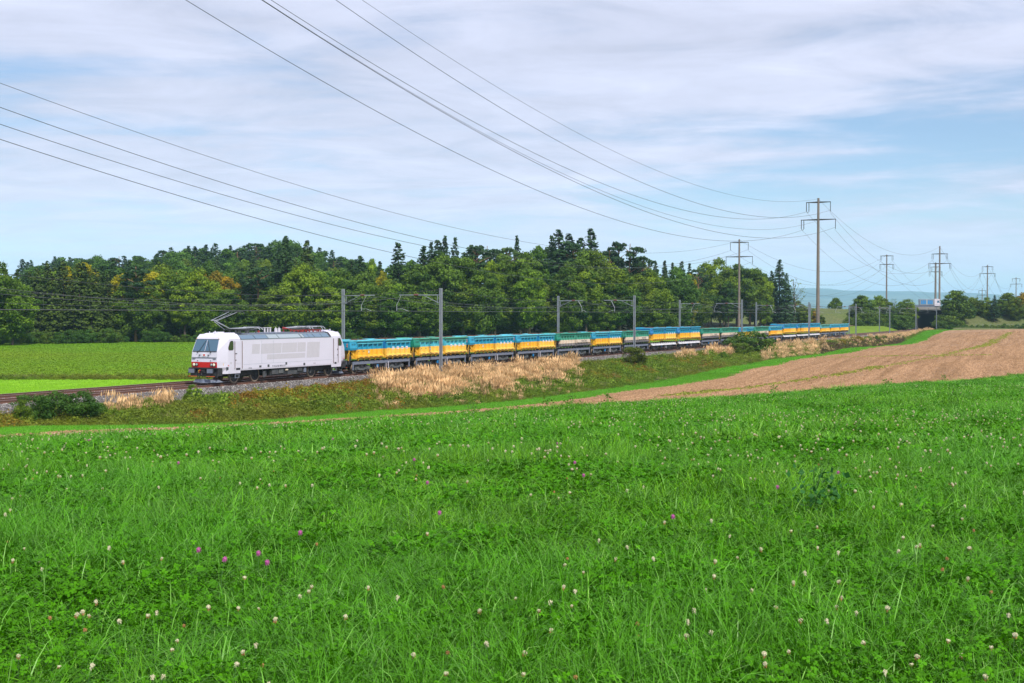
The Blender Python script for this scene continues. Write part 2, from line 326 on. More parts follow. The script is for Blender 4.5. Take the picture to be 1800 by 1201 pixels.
M['soil'] = ground_mat('tilled_soil', (.33, .20, .105), (.54, .335, .19), (.19, .11, .06), .35, 4.5, 1.0, rows=(R(22), 3.4, .10), dist=.28)
M['bank'] = ground_mat('bank_soil', (.05, .075, .018), (.09, .09, .035), (.035, .04, .015), .4, 5, .8)
M['lightfield'] = ground_mat('young_grass', (.25, .50, .02), (.30, .55, .03), (.15, .36, .012), .12, 3.0, .5, rows=(R(5), .35, 2.2))
M['beet'] = ground_mat('leafy_crop', (.12, .27, .006), (.17, .32, .01), (.06, .16, .004), .05, 1.6, 1.0, rows=(R(2), .6, 2.6), dist=.2)
M['far_ground'] = ground_mat('plain', (.06, .13, .03), (.12, .17, .05), (.04, .09, .02), .01, .1, .1)
sheet('meadow', np.arange(-135, 125, .8), n_clover, lambda s: 112 + 0 * s, 100, M['meadow'], noise=.02, power=1.3)
sheet('ploughed_field', np.concatenate([np.arange(-80, 120, 1.2), np.arange(120, 431, 2.5)]), n_out, lambda s: np.where(s < 130, n_clover(s), 82 + (s - 130) * .3), 90, M['soil'], noise=.02)
sheet('mown_strip', np.concatenate([np.arange(-80, 120, 1.0), np.arange(120, 431, 2.0)]), w_foot, n_out, 14, M['mown'], noise=.012)
sheet('embankment', np.concatenate([np.arange(-80, 120, 1.0), np.arange(120, 431, 2.0)]), lambda s: 2.6 + 0 * s, w_foot, 16, M['bank'], noise=.03)
def yrows(name, ys, xr, mat, dz=0):
    """far-side field: from the line's far ballast edge leftwards"""
    V = []; k = 60
    for y in ys:
        # x of the far ballast toe (n = -8) at this y
        s = (y - PY + 8 * NY) / DY; x0 = PX + s * DX - 8 * NX
        t = np.linspace(0, 1, k) ** 1.5; xs = x0 + (xr - x0) * t
        V.append(np.stack([xs, np.full(k, y), far_h(xs, y) + dz + .05 * np.sin(xs * .11 + y * .05)], -1))
    V = np.array(V).reshape(-1, 3); a = len(ys); i = (np.arange(a - 1)[:, None] * k + np.arange(k - 1)[None]).ravel()
    o = bpy.data.objects.new(name, mesh_np(name, V, np.stack([i, i + k, i + k + 1, i + 1], 1), mat, smooth=True)); link(o); return tag(o, kind='structure')
yrows('hay_field', np.arange(30, 125.1, 2.5), -330, M['lightfield'])
yrows('crop_field', np.arange(125, 560, 6.0), -420, M['beet'])
g = MB(); g.poly([(-14000, -400, -4.2), (14000, -400, -4.2), (14000, 14500, -4.2), (-14000, 14500, -4.2)]); tag(g.build('ground', M['far_ground']), kind='structure')
# ground under the wood, rising to a wooded knoll on the left
M['forest_floor'] = ground_mat('forest_floor', (.025, .035, .012), (.04, .04, .02), (.015, .02, .008), .1, 1, .3)
def knoll(X, Y): return -0.8 + 13 * np.exp(-(((X + 118) / 75) ** 2 + ((Y - 520) / 90) ** 2)) + 6 * np.exp(-(((X + 260) / 120) ** 2 + ((Y - 480) / 90) ** 2)) + 5 * np.exp(-(((X - 20) / 80) ** 2 + ((Y - 470) / 70) ** 2))
V = []; kk = 90
for y in np.linspace(258, 700, 62):
    x1 = min(190, PX + .4813 * (y - PY) - 16); xs = np.linspace(-460, x1, kk); V.append(np.stack([xs, np.full(kk, y), knoll(xs, np.full(kk, y))], -1))
V = np.array(V).reshape(-1, 3); i = (np.arange(61)[:, None] * kk + np.arange(kk - 1)[None]).ravel()
o = bpy.data.objects.new('knoll', mesh_np('knoll', V, np.stack([i, i + 1, i + kk + 1, i + kk], 1), M['forest_floor'], smooth=True)); link(o); tag(o, kind='structure')
# ------------------------------------------------------------------ the line
def swept(name, s0, s1, prof, mat, step=6.0, kind='structure', jit=0):
    ss = np.arange(s0, s1 + .01, step); V = []
    for s in ss:
        for (n, z) in prof: V.append(W(s, n + (random.uniform(-jit, jit) if jit else 0), z + (random.uniform(-jit, jit) if jit else 0)))
    k = len(prof); Fc = [(i*k+j, (i+1)*k+j, (i+1)*k+j+1, i*k+j+1) for i in range(len(ss)-1) for j in range(k-1)]
    o = bpy.data.objects.new(name, mesh_np(name, V, Fc, mat)); link(o); return tag(o, kind=kind)
swept('track_bed', -110, 470, [(2.95, -.95), (1.0, -.215), (.5, -.20), (-2.0, -.20), (-2.65, -.24), (-3.3, -.20), (-5.8, -.20), (-6.3, -.22), (-8.1, -.95)], M['ballast'], 1.0, jit=.025)
def railway_track(nc, label):
    t = empty('railway_track', W(0, nc), ROTZ); tag(t, label, 'railway track', 'the two parallel tracks')
    for sgn in (-1, 1):
        y = sgn * .7525; m = MB()
        prof = [(y-.075,-.19),(y+.075,-.19),(y+.07,-.17),(y+.012,-.145),(y+.012,-.05),(y+.036,-.04),(y+.036,0),(y-.036,0),(y-.036,-.04),(y-.012,-.05),(y-.012,-.145),(y-.07,-.17)]
        xs_ = np.arange(-110, 471, 10.0); k = len(prof); V = [(x, p[0], p[1]) for x in xs_ for p in prof]
        fs = [(i*k+j, i*k+(j+1)%k, (i+1)*k+(j+1)%k, (i+1)*k+j) for i in range(len(xs_)-1) for j in range(k)]
        idx = [1 if j == 6 else 0 for i in range(len(xs_)-1) for j in range(k)]
        o = bpy.data.objects.new('rail', mesh_np('rail', V, fs, [M['rust'], M['railtop']], idx)); link(o, t)
    m = MB()
    for i in range(int(300 / .6)): x = -100 + i * .6; m.box(x, x + .25, -1.3, 1.3, -.26, -.185)
    so = m.build('sleepers', M['sleeper'], t); so['kind'] = 'stuff'
    return t
railway_track(-.7525, 'near track of rusty rails that the white locomotive and its wagons stand on')
railway_track(-4.55, 'empty far track behind the train, furthest from the meadow')
# ------------------------------------------------------------------ locomotive   (x back along the train, y away from the camera, z up; wheel 1 at x=0)
NC = -.7525
def locomotive():
    t = empty('electric_locomotive', W(0, NC), ROTZ)
    tag(t, 'white electric locomotive with red front stripe and raised pantograph, heading the train', 'locomotive')
    Hf = 1.22; Hs = 1.49
    def end_shell(m, sg, x_side, xf):
        """one cab: sg=+1 front (towards -x). x = X(xv) maps local nose x"""
        lv = [(.78, .55), (1.28, .10), (1.70, .06), (2.42, .12), (2.50, .14), (3.42, .52), (3.56, .58), (3.80, .78)]      # z, setback of the front face
        wide = [1.12, 1.20, 1.22, 1.20, 1.20, 1.10, 1.07, .98]
        side = [1.47, 1.49, 1.49, 1.49, 1.49, 1.47, 1.38, 1.14]
        sb = [1.05, 1.05, 1.05, 1.08, 1.08, 1.22, 1.28, 1.42]
        for i in range(len(lv) - 1):
            (za, xa), (zb, xb) = lv[i], lv[i + 1]
            mi = 0
            if i == 1: mi = 1
            if i == 0: mi = 2
            m.poly([(xf(xa), -wide[i], za), (xf(xa), wide[i], za), (xf(xb), wide[i+1], zb), (xf(xb), -wide[i+1], zb)], mi)
            for q in (-1, 1):
                m.poly([(xf(xa), q*wide[i], za), (xf(sb[i]), q*side[i], za), (xf(sb[i+1]), q*side[i+1], zb), (xf(xb), q*wide[i+1], zb)], 0)
                m.poly([(xf(sb[i]), q*side[i], za), (x_side, q*side[i] if i else q*1.47, za), (x_side, q*side[i+1], zb), (xf(sb[i+1]), q*side[i+1], zb)], 0)
        zt = 3.80; m.poly([(xf(.78), -.98, zt), (xf(.78), .98, zt), (xf(1.42), 1.14, zt), (x_side, 1.14, zt), (x_side, -1.14, zt), (xf(1.42), -1.14, zt)], 0)
        # gently raised roof cap
        m.add([(xf(.95), -.85, 3.80), (xf(.95), .85, 3.80), (x_side, 1.02, 3.80), (x_side, -1.02, 3.80), (xf(1.2), -.7, 3.88), (xf(1.2), .7, 3.88), (x_side, .9, 3.90), (x_side, -.9, 3.90)],
              [(0, 1, 5, 4), (1, 2, 6, 5), (4, 5, 6, 7), (3, 0, 4, 7), (2, 3, 7, 6)], 0)
    m = MB(); X0, X1 = -.05, 12.45
    fr = lambda a: -2.62 + a; bk = lambda a: 15.02 - a
    end_shell(m, 1, X0, fr); end_shell(m, -1, X1, bk)
    # middle of the body: white side with a slightly lower skirt, sloping roof edge
    pr = [(1.47, .98), (1.49, 1.10), (1.49, 3.36), (1.10, 3.72)]
    for q in (-1, 1):
        for (a, b) in zip(pr[:2], pr[1:3]): m.poly([(X0, q*a[0], a[1]), (X1, q*a[0], a[1]), (X1, q*b[0], b[1]), (X0, q*b[0], b[1])], 0)
        m.poly([(X0, q*1.49, 3.36), (X1, q*1.49, 3.36), (X1, q*1.10, 3.70), (X0, q*1.10, 3.70)], 3)
    m.poly([(X0, -1.10, 3.70), (X1, -1.10, 3.70), (X1, 1.10, 3.70), (X0, 1.10, 3.70)], 3)
    m.poly([(X0, -1.47, .98), (X1, -1.47, .98), (X1, 1.47, .98), (X0, 1.47, .98)], 2)
    m.build('body', [M['white'], M['red'], M['black'], M['dark']], t)
    # skirt corners behind the front steps are cut away
    # roof side panels
    segs = [(.12, 1.85, 'grille'), (1.95, 3.55, 'grille'), (3.62, 4.95, 'roofgrey'), (5.05, 8.05, 'roofgrey'), (8.2, 8.55, 'roofgrey'), (8.62, 9.2, 'grille'), (9.28, 9.95, 'grille'), (10.05, 11.1, 'grille'), (11.18, 12.25, 'grille')]
    for q in (-1, 1):
        for a, b, mm in segs:
            p = MB(); e = .012
            pts = [(a, q*1.455, 3.395), (b, q*1.455, 3.395), (b - .0, q*1.135, 3.675), (a - .0, q*1.135, 3.675)]
            off = [(x, y + q*e, z + e) for x, y, z in pts]
            p.add(pts + off, [(0,1,2,3), (4,5,6,7), (0,1,5,4), (1,2,6,5), (2,3,7,6), (3,0,4,7)]); p.build('roof_panel', M[mm], t)
        fr_ = MB(); fr_.box(X0 + .02, X1 - .02, q*1.478 - .02, q*1.478 + .02, 3.335, 3.372)
        fr_.tube([(X0, q*1.12, 3.70), (X1, q*1.12, 3.70)], .03, 6); fr_.build('roof_edge', M['roofgrey'], t)
    rb = MB(); rb.box(1.5, 4.9, -1.0, 1.0, 3.70, 3.83); rb.box(5.0, 8.1, -1.02, 1.02, 3.70, 3.86); rb.box(8.2, 12.3, -.95, .95, 3.70, 3.80); rb.build('roof_deck', M['sill'], t, bevel=.02)
    # windscreen of two panes with a centre post
    def on_face(z, y, xf, e): # point on the sloping face
        a = .14 + (z - 2.50) * (.38 / .92); return (xf(a - e), y, z)
    for xf in (fr, bk):
        for q in (-1, 1):
            w = MB(); y0, y1 = q*.03, q*1.10
            a = [on_face(2.53, y0, xf, .03), on_face(2.53, y1 + q*.04, xf, .03), on_face(3.40, y1 - q*.05, xf, .03), on_face(3.40, y0, xf, .03)]
            bb = [on_face(2.53, y0, xf, -.01), on_face(2.53, y1 + q*.04, xf, -.01), on_face(3.40, y1 - q*.05, xf, -.01), on_face(3.40, y0, xf, -.01)]
            w.add(a + bb, [(0,1,2,3), (4,5,6,7), (0,1,5,4), (1,2,6,5), (2,3,7,6), (3,0,4,7)])
            wo = w.build('windscreen', M['glass'], t)
            wp = MB(); wp.tube([on_face(2.42, q*.62, xf, .07), on_face(2.62, q*.45, xf, .06), on_face(3.3, q*.10, xf, .06)], .016, 5); wp.tube([on_face(2.40, q*.66, xf, .07), on_face(2.52, q*.56, xf, .07)], .035, 5); wp.build('wiper', M['black'], wo)
        s_ = MB()
        for yy0, yy1, za, zb in ((-1.14, 1.14, 2.475, 2.515), (-1.10, 1.10, 3.41, 3.44)):
            s_.add([on_face(za, yy0, xf, .035), on_face(za, yy1, xf, .035), on_face(zb, yy1, xf, .035), on_face(zb, yy0, xf, .035),
                    on_face(za, yy0, xf, -.02), on_face(za, yy1, xf, -.02), on_face(zb, yy1, xf, -.02), on_face(zb, yy0, xf, -.02)], [(0,1,2,3), (4,5,6,7), (0,1,5,4), (1,2,6,5), (2,3,7,6), (3,0,4,7)])
        s_.build('windscreen_frame', M['black'], t)
        for q in (-1, 1):
            c = MB(); c.add([on_face(3.47, q*1.0, xf, .05), on_face(3.47, q*1.1, xf, .05), on_face(3.50, q*1.1, xf, .05), on_face(3.50, q*1.0, xf, .05)], [(0,1,2,3)]); c.build('marker_lamp', M['yellow'], t)
        # headlight clusters
        for q in (-1, 1):
            h = MB()
            for j, (yy, rr, mm) in enumerate(((.95, .115, 1), (.70, .095, 2))):
                n = 14; cx = xf(.045)
                e_ = .03 if xf is fr else -.03
                ring0 = [(xf(.09), q*yy + (rr+.03)*math.cos(2*math.pi*k/n), 1.49 + (rr+.03)*math.sin(2*math.pi*k/n)) for k in range(n)]
                ring1 = [(xf(.03), q*yy + (rr+.03)*math.cos(2*math.pi*k/n), 1.49 + (rr+.03)*math.sin(2*math.pi*k/n)) for k in range(n)]
                h.add(ring0 + ring1, [(k, (k+1)%n, n+(k+1)%n, n+k) for k in range(n)] + [tuple(range(n, 2*n))], 0)
                l1 = [(xf(.028), q*yy + rr*math.cos(2*math.pi*k/n), 1.49 + rr*math.sin(2*math.pi*k/n)) for k in range(n)]
                l2 = [(xf(.0), q*yy + rr*.6*math.cos(2*math.pi*k/n), 1.49 + rr*.6*math.sin(2*math.pi*k/n)) for k in range(n)]
                h.add(l1 + l2, [(k, (k+1)%n, n+(k+1)%n, n+k) for k in range(n)] + [tuple(range(n, 2*n))], mm)
            h.build('headlight', [M['black'], M['lamp'], M['metal']], t)
        p = MB(); xx = xf(.085); p.box(min(xx, xf(.06)), max(xx, xf(.06)), -.18, .18, 2.12, 2.34); p.build('emblem_plate', M['plate'], t)
        p = MB(); p.box(min(xf(.055), xf(.05)), max(xf(.055), xf(.05)), -.09, .09, 2.17, 2.29); p.build('emblem', M['red'], t)
        for q in (-1, 1):
            for e0, e1, y_, hw_, z0_, z1_ in ((.02, .10, .98, .13, 1.93, 1.955), (.02, .10, .62, .03, 1.78, 1.83), (.0, .08, .42, .05, 2.18, 2.26)):
                p = MB(); p.box(*sorted((xf(e0), xf(e1))), q*y_ - hw_, q*y_ + hw_, z0_, z1_); p.build('front_fitting', M['dark'], t)
        gr = MB(); gr.box(min(xf(.03), xf(.09)), max(xf(.03), xf(.09)), -1.16, 1.16, 2.035, 2.05); gr.build('front_joint', M['dark'], t)
        # buffer beam, buffers, coupling, hoses, plough
        bb = MB(); x_a, x_b = sorted((xf(.05), xf(.6))); bb.box(x_a, x_b, -1.32, 1.32, .62, 1.24); x_a, x_b = sorted((xf(-.12), xf(.3))); bb.box(x_a, x_b, -1.36, 1.36, 1.19, 1.26); bb.build('buffer_beam', M['black'], t, bevel=.02)
        for q in (-1, 1):
            b_ = MB(); y = q*.875
            b_.tube([(xf(.05), y, 1.02), (xf(-.32), y, 1.02)], .13, 12, 0); x_a, x_b = sorted((xf(-.38), xf(-.32))); b_.box(x_a, x_b, y-.29, y+.29, .86, 1.20, 1); b_.build('buffer', [M['black'], M['sill']], t, bevel=.02)
            f_ = MB(); f_.tube([(xf(-.25), q*1.28, .95), (xf(-.25), q*1.28, .58), (xf(0), q*1.28, .55), (xf(.15), q*1.28, .8)], .03, 6); f_.tube([(xf(-.25), q*.45, .62), (xf(-.25), q*1.28, .62)], .02, 6, 1); f_.build('step', [M['black'], M['orange']], t)
        h = MB(); h.tube([(xf(.05), 0, 1.02), (xf(-.22), 0, 1.0), (xf(-.26), 0, .75), (xf(-.1), 0, .62)], .05, 8)
        for y, c in ((.32, 0), (-.36, 0), (.5, 0), (-.52, 0)): h.tube([(xf(.05), y, 1.0), (xf(-.15), y, .95), (xf(-.2), y, .7), (xf(-.02), y*1.1, .52)], .028, 6, c)
        h.box(*sorted((xf(.02), xf(-.1))), -.17, .17, .88, 1.12); h.build('coupling', M['black'], t)
        for y, mm in ((.22, 'red'), (.34, 'yellow')):
            c = MB(); c.tube([(xf(-.02), y, 1.12), (xf(-.14), y + .03, 1.04), (xf(-.15), y + .05, .9)], .02, 5); c.build('brake_hose', M[mm], t)
        pl = MB(); pl.add([(xf(.15), -1.15, .14), (xf(.15), 1.15, .14), (xf(.35), 1.1, .36), (xf(.35), -1.1, .36), (xf(-.12), 0, .12), (xf(.12), 0, .40), (xf(.8), -1.25, .16), (xf(.8), 1.25, .16)],
                          [(0, 4, 5, 3), (4, 1, 2, 5), (0, 3, 6), (1, 7, 2), (3, 5, 2, 7, 6)]); pl.build('rail_guard', M['sill'], t)
        # antennas and roof bits
        a = MB(); a.tube([(xf(1.0), -.3, 3.86), (xf(1.0), -.3, 4.04)], .05, 6); a.box(*sorted((xf(1.25), xf(2.0))), -.35, .1, 3.86, 3.97); a.tube([(xf(1.15), .35, 3.86), (xf(1.15), .35, 4.0)], .03, 6); a.build('roof_antenna', M['white'], t)
    # side marker light by the stripe
    p = MB(); p.box(-2.0, -1.85, -1.37, -1.32, 1.42, 1.64); p.build('side_lamp', M['yellow'], t)
    # side details: doors, windows, steps, joints, hatches
    for q in (-1, 1):
        Y = lambda e: q * (1.49 + e)
        def pan(name, x0, x1, z0, z1, mat, e=.012, parent=t, lean=0):
            m = MB(); m.add([(x0, Y(-.03), z0), (x1, Y(-.03), z0), (x1 + lean, Y(-.03), z1), (x0 + lean, Y(-.03), z1), (x0, Y(e), z0), (x1, Y(e), z0), (x1 + lean, Y(e), z1), (x0 + lean, Y(e), z1)],
                            [(0,1,2,3), (4,5,6,7), (0,1,5,4), (1,2,6,5), (2,3,7,6), (3,0,4,7)]); return m.build(name, mat, parent)
        for (xa, xb, hx) in ((-.82, .08, -.70), (12.72, 13.42, 13.32)):
            d = pan('cab_door', xa + .06, xb - .06, 1.55, 3.27, M['white'], .014)
            for xx in (xa, xb): 
                hm = MB(); hm.tube([(xx, Y(.05), 1.12), (xx, Y(.07), 1.2), (xx, Y(.07), 3.2), (xx, Y(.05), 3.26)], .020, 5); hm.build('handrail', M['rust'], d)
            for hl_, zz_ in ((.16, 2.28), (.10, 1.78)): hm = MB(); hm.box(hx, hx + hl_, *sorted((Y(.01), Y(.05))), zz_, zz_ + .05); hm.build('handle', M['black'], d)
            pan('step_recess', xa + .22, xb - .18, 1.04, 1.19, M['black'], .005)
            st = MB(); xm = (xa + xb) / 2
            for zz in (.42, .66, .88): st.box(xm - .22, xm + .22, *sorted((Y(-.05), Y(-.28))), zz, zz + .03)
            st.box(xm - .25, xm - .21, *sorted((Y(-.07), Y(-.12))), .40, .98); st.box(xm + .21, xm + .25, *sorted((Y(-.07), Y(-.12))), .40, .98); st.build('ladder', M['sill'], t)
        for pts in ([(-1.50, 2.66), (-1.42, 2.60), (-1.02, 2.60), (-.96, 2.68), (-.96, 3.18), (-1.02, 3.26), (-1.22, 3.26), (-1.34, 3.16), (-1.50, 2.80)],
                    [(14.02, 2.70), (13.94, 2.62), (13.62, 2.62), (13.56, 2.70), (13.56, 3.16), (13.62, 3.24), (13.76, 3.24), (13.88, 3.12), (14.02, 2.84)]):
            wm = MB(); n = len(pts); wm.add([(x, Y(.008), z) for x, z in pts], [tuple(range(n))], 0)
            cx = sum(p[0] for p in pts) / n; cz = sum(p[1] for p in pts) / n; big = [(cx + (x - cx) * 1.12, cz + (z - cz) * 1.08) for x, z in pts]
            wm.add([(x, Y(.018), z) for x, z in pts] + [(x, Y(.018), z) for x, z in big] + [(x, Y(-.01), z) for x, z in big], [(k, (k+1)%n, n+(k+1)%n, n+k) for k in range(n)] + [(n+k, n+(k+1)%n, 2*n+(k+1)%n, 2*n+k) for k in range(n)], 1)
            wm.build('side_window', [M['greenglass'], M['black']], t)
        # faded patches left by removed lettering
        for a, b, z0, z1, ln in ((1.35, 2.35, 2.22, 2.98, .08), (2.50, 5.2, 2.20, 3.00, .10), (5.3, 7.35, 2.22, 3.0, .08), (7.45, 8.6, 2.22, 3.0, .06), (8.75, 10.6, 1.70, 3.0, .14), (3.3, 8.55, 1.72, 2.12, .05)):
            pan('faded_patch', a, b, z0, z1, M['patch'], .003, lean=ln)
        for x in (2.62, 4.15): pan('panel_joint', x, x + .015, 1.45, 3.25, M['roofgrey'], .004)
        pan('panel_joint', .3, 12.5, 1.42, 1.435, M['roofgrey'], .005)
        for x, w, z, h in ((-1.75, .22, 1.10, .2), (2.30, .28, 1.12, .16), (3.38, .25, 1.12, .2), (5.78, .24, 1.22, .2), (8.3, .26, 1.08, .2), (14.35, .16, 1.18, .24)): pan('hatch', x, x + w, z, z + h, M['dark'], .006)
        pan('warning_plate', -1.32, -1.12, 1.52, 1.68, M['patch'], .006); pan('warning_plate', 14.0, 14.14, 1.55, 1.7, M['patch'], .006)
        if q == -1:
            rot = (R(90), 0, 0)
            text_mesh('running_number', '91 85 6186 909-0 CH', .20, M['ink'], t, (4.9, Y(.006), 1.16), rot)
            text_mesh('data_lettering', 'KVR 85t', .12, M['ink'], t, (1.15, Y(.006), 1.12), rot); text_mesh('data_lettering', 'P 140', .12, M['ink'], t, (9.9, Y(.006), 1.20), rot)
            text_mesh('data_lettering', '186', .13, M['red'], t, (-1.55, Y(.006), 1.40), rot); text_mesh('data_lettering', '186', .13, M['red'], t, (14.35, Y(-.01), 1.48), rot)
    # bogies
    for bx in (1.3, 11.69):
        b_ = MB()
        for q in (-1, 1):
            y = q * .60
            b_.prism([(bx-1.9, .62), (bx-1.9, .80), (bx-.7, .80), (bx-.45, .62), (bx+.45, .62), (bx+.7, .80), (bx+1.9, .80), (bx+1.9, .62), (bx+.9, .42), (bx-.9, .42)], y-.07, y+.07)
            for wx in (bx-1.3, bx+1.3): b_.box(wx-.2, wx+.2, *sorted((y, y + q*.16)), .42, .82); b_.tube([(wx-.42, y, .55), (wx-.42, y, .95)], .09, 8); b_.tube([(wx+.42, y, .55), (wx+.42, y, .95)], .09, 8)
            b_.tube([(bx-.2, y+q*.1, .55), (bx-.2, y+q*.1, 1.0)], .13, 8); b_.tube([(bx+.25, y+q*.1, .55), (bx+.25, y+q*.1, 1.0)], .13, 8)
        b_.box(bx-1.6, bx+1.6, -.9, .9, .55, .9); bo = b_.build('bogie', M['black'], t, bevel=.015)
        for wx in (bx-1.3, bx+1.3):
            wm = MB()
            for q in (-1, 1):
                y = q*.7525
                wm.disc_y(wx, y-q*.06, y+q*.045, .575, .61, 28, 0); wm.disc_y(wx, y+q*.04, y+q*.075, .575, .595, 28, 1, .585); wm.disc_y(wx, y+q*.07, y+q*.085, .575, .50, 28, 2, .46); wm.disc_y(wx, y+q*.08, y+q*.16, .575, .2, 12, 2)
            wm.tube([(wx, -.7, .575), (wx, .7, .575)], .09, 8, 2); wm.build('wheelset', [M['tyre'], M['tyre'], M['black']], bo)
    u = MB(); u.box(4.0, 9.1, -1.28, 1.28, .38, .98); u.build('transformer_box', M['black'], t, bevel=.03)
    for x0, x1, z0, z1, mm in ((4.15, 5.0, .5, .9, 'dark'), (5.1, 5.7, .55, .9, 'bogie'), (6.3, 7.6, .4, .7, 'dark'), (6.0, 6.35, .75, .88, 'lamp'), (7.7, 8.3, .62, .92, 'dark'), (3.0, 3.3, .3, .8, 'dark'), (8.6, 8.9, .5, .9, 'sill')):
        p = MB(); p.box(x0, x1, -1.36, -1.27, z0, z1); p.build('equipment_box', M[mm], t, bevel=.01)
    for x in (-1.2, 3.1, 9.3, 14.0):
        u = MB(); u.tube([(x, -1.2, .9), (x+.15, -1.25, .45), (x+.45, -1.2, .4), (x+.6, -1.15, .8)], .03, 5); u.build('brake_pipe', M['bogie'], t)
    # pantographs: arm, knee and head.  front one raised
    def panto(x0, raised, sg):
        """sg +1: knee points to -x"""
        p = MB(); zb = 4.10
        for a in (x0, x0 + 1.5 * sg):
            for y in (-.55, .55): p.tube([(a, y, 3.86), (a, y, zb)], .06, 8, 2)
        p.box(min(x0, x0 + 1.5*sg) - .05, max(x0, x0 + 1.5*sg) + .05, -.6, -.52, zb, zb+.06); p.box(min(x0, x0 + 1.5*sg) - .05, max(x0, x0+1.5*sg) + .05, .52, .6, zb, zb+.06)
        p.box(x0 - .08, x0 + .08, -.6, .6, zb, zb+.08); p.box(x0 + sg*.9 - .15, x0 + sg*.9 + .15, -.3, .3, zb, zb+.14)
        pan_ = p.build('pantograph', [M['black'], M['black'], M['dark']], t)
        if raised:
            kx, kz = x0 - 1.85*sg, 4.86; hx, hz = x0 + .42*sg, 5.50
        else:
            kx, kz = x0 - 1.6*sg, 4.22; hx, hz = x0 + 1.9*sg, 4.26
        a = MB(); a.tube([(x0, 0, zb+.08), (kx, 0, kz)], .042, 8, 0); a.tube([(x0 - .35*sg, .25, zb+.02), (kx+.1*sg, .12, kz-.08)], .022, 6, 0)
        a.tube([(kx, -.35, kz), (kx, .35, kz)], .04, 6, 0)
        for q in (-1, 1): a.tube([(kx, q*.30, kz), (hx, q*.42, hz)], .022, 6, 0)
        a.tube([(kx, .0, kz-.05), (hx, .1, hz-.05)], .012, 5, 0); a.build('arm', M['metal'], pan_)
        h = MB()
        for e in (-.2, .2):
            h.tube([(hx+e, -.98, hz-.16), (hx+e, -.84, hz-.02), (hx+e, -.7, hz+.05), (hx+e, .7, hz+.05), (hx+e, .84, hz-.02), (hx+e, .98, hz-.16)], .022, 6)
        h.tube([(hx-.2, -.45, hz+.02), (hx+.2, -.45, hz+.02)], .018, 5); h.tube([(hx-.2, .45, hz+.02), (hx+.2, .45, hz+.02)], .018, 5); h.build('head', M['dark'], pan_)
        return pan_
    panto(.55, True, 1); panto(1.9, False, -1) if False else None
    # the three folded ones
    def folded(xa, xb, im='redins'):
        p = MB()
        for x in (xa+.3, (xa+xb)/2, xb-.4):
            for y in (-.5, .5): p.tube([(x, y, 3.82), (x, y, 4.06)], .06, 8, 1)
        p.box(xa, xb-.3, -.58, -.5, 4.06, 4.12); p.box(xa, xb-.3, .5, .58, 4.06, 4.12); p.box(xa+.3, xa+.5, -.55, .55, 4.06, 4.14); p.box(xb-.9, xb-.6, -.5, .5, 4.06, 4.18)
        f_ = p.build('pantograph', [M['dark'], M[im]], t)
        a = MB(); a.tube([(xa+.2, -.3, 4.2), (xb-.3, -.42, 4.27)], .045, 6); a.tube([(xa+.2, .3, 4.2), (xb-.3, .42, 4.27)], .045, 6); a.tube([(xa+.2, -.35, 4.2), (xa+.2, .35, 4.2)], .05, 6); a.tube([(xa+.3, 0, 4.16), (xb-.9, 0, 4.2)], .07, 8)
        a.build('arm', M['metal'], f_)
        h = MB()
        for e in (0, .38): h.tube([(xb-.5+e, -.98, 4.08), (xb-.5+e, -.82, 4.24), (xb-.5+e, -.6, 4.30), (xb-.5+e, .6, 4.30), (xb-.5+e, .82, 4.24), (xb-.5+e, .98, 4.08)], .03, 6)
        h.build('head', M['metal'], f_)
    folded(.9, 3.6, 'dark'); folded(8.0, 10.6); folded(9.9, 12.4)
    e = MB()
    for x in (4.75, 5.15, 5.5): e.tube([(x, -.2, 3.86), (x, -.2, 4.2)], .07, 8); e.tube([(x, -.2, 4.2), (x, -.2, 4.26)], .1, 8)
    e.tube([(3.4, -.2, 4.2), (5.6, -.2, 4.24)], .02, 5); e.build('circuit_breaker', M['patch'], t)
    for x in (6.05, 6.5):
        e = MB(); e.tube([(x, -.35, 3.86), (x, -.35, 4.18)], .14, 10, r2=.11); e.tube([(x, -.35, 4.18), (x, -.35, 4.28)], .03, 6); e.build('insulator', M['patch'], t)
    e = MB(); e.tube([(6.9, -.5, 4.18), (7.3, -.5, 4.18), (8.1, -.55, 3.98), (12.1, -.6, 3.98), (12.15, -.6, 4.1)], .035, 6)
    for x in np.arange(8.3, 12.2, .55): e.tube([(x, -.6, 3.82), (x, -.6, 3.97)], .05, 6)
    e.tube([(3.95, -.2, 3.86), (3.95, -.2, 4.02)], .09, 8); e.tube([(6.85, -.5, 4.2), (7.25, -.5, 4.14)], .09, 8); e.build('busbar', M['redins'], t)
    return t
locomotive()
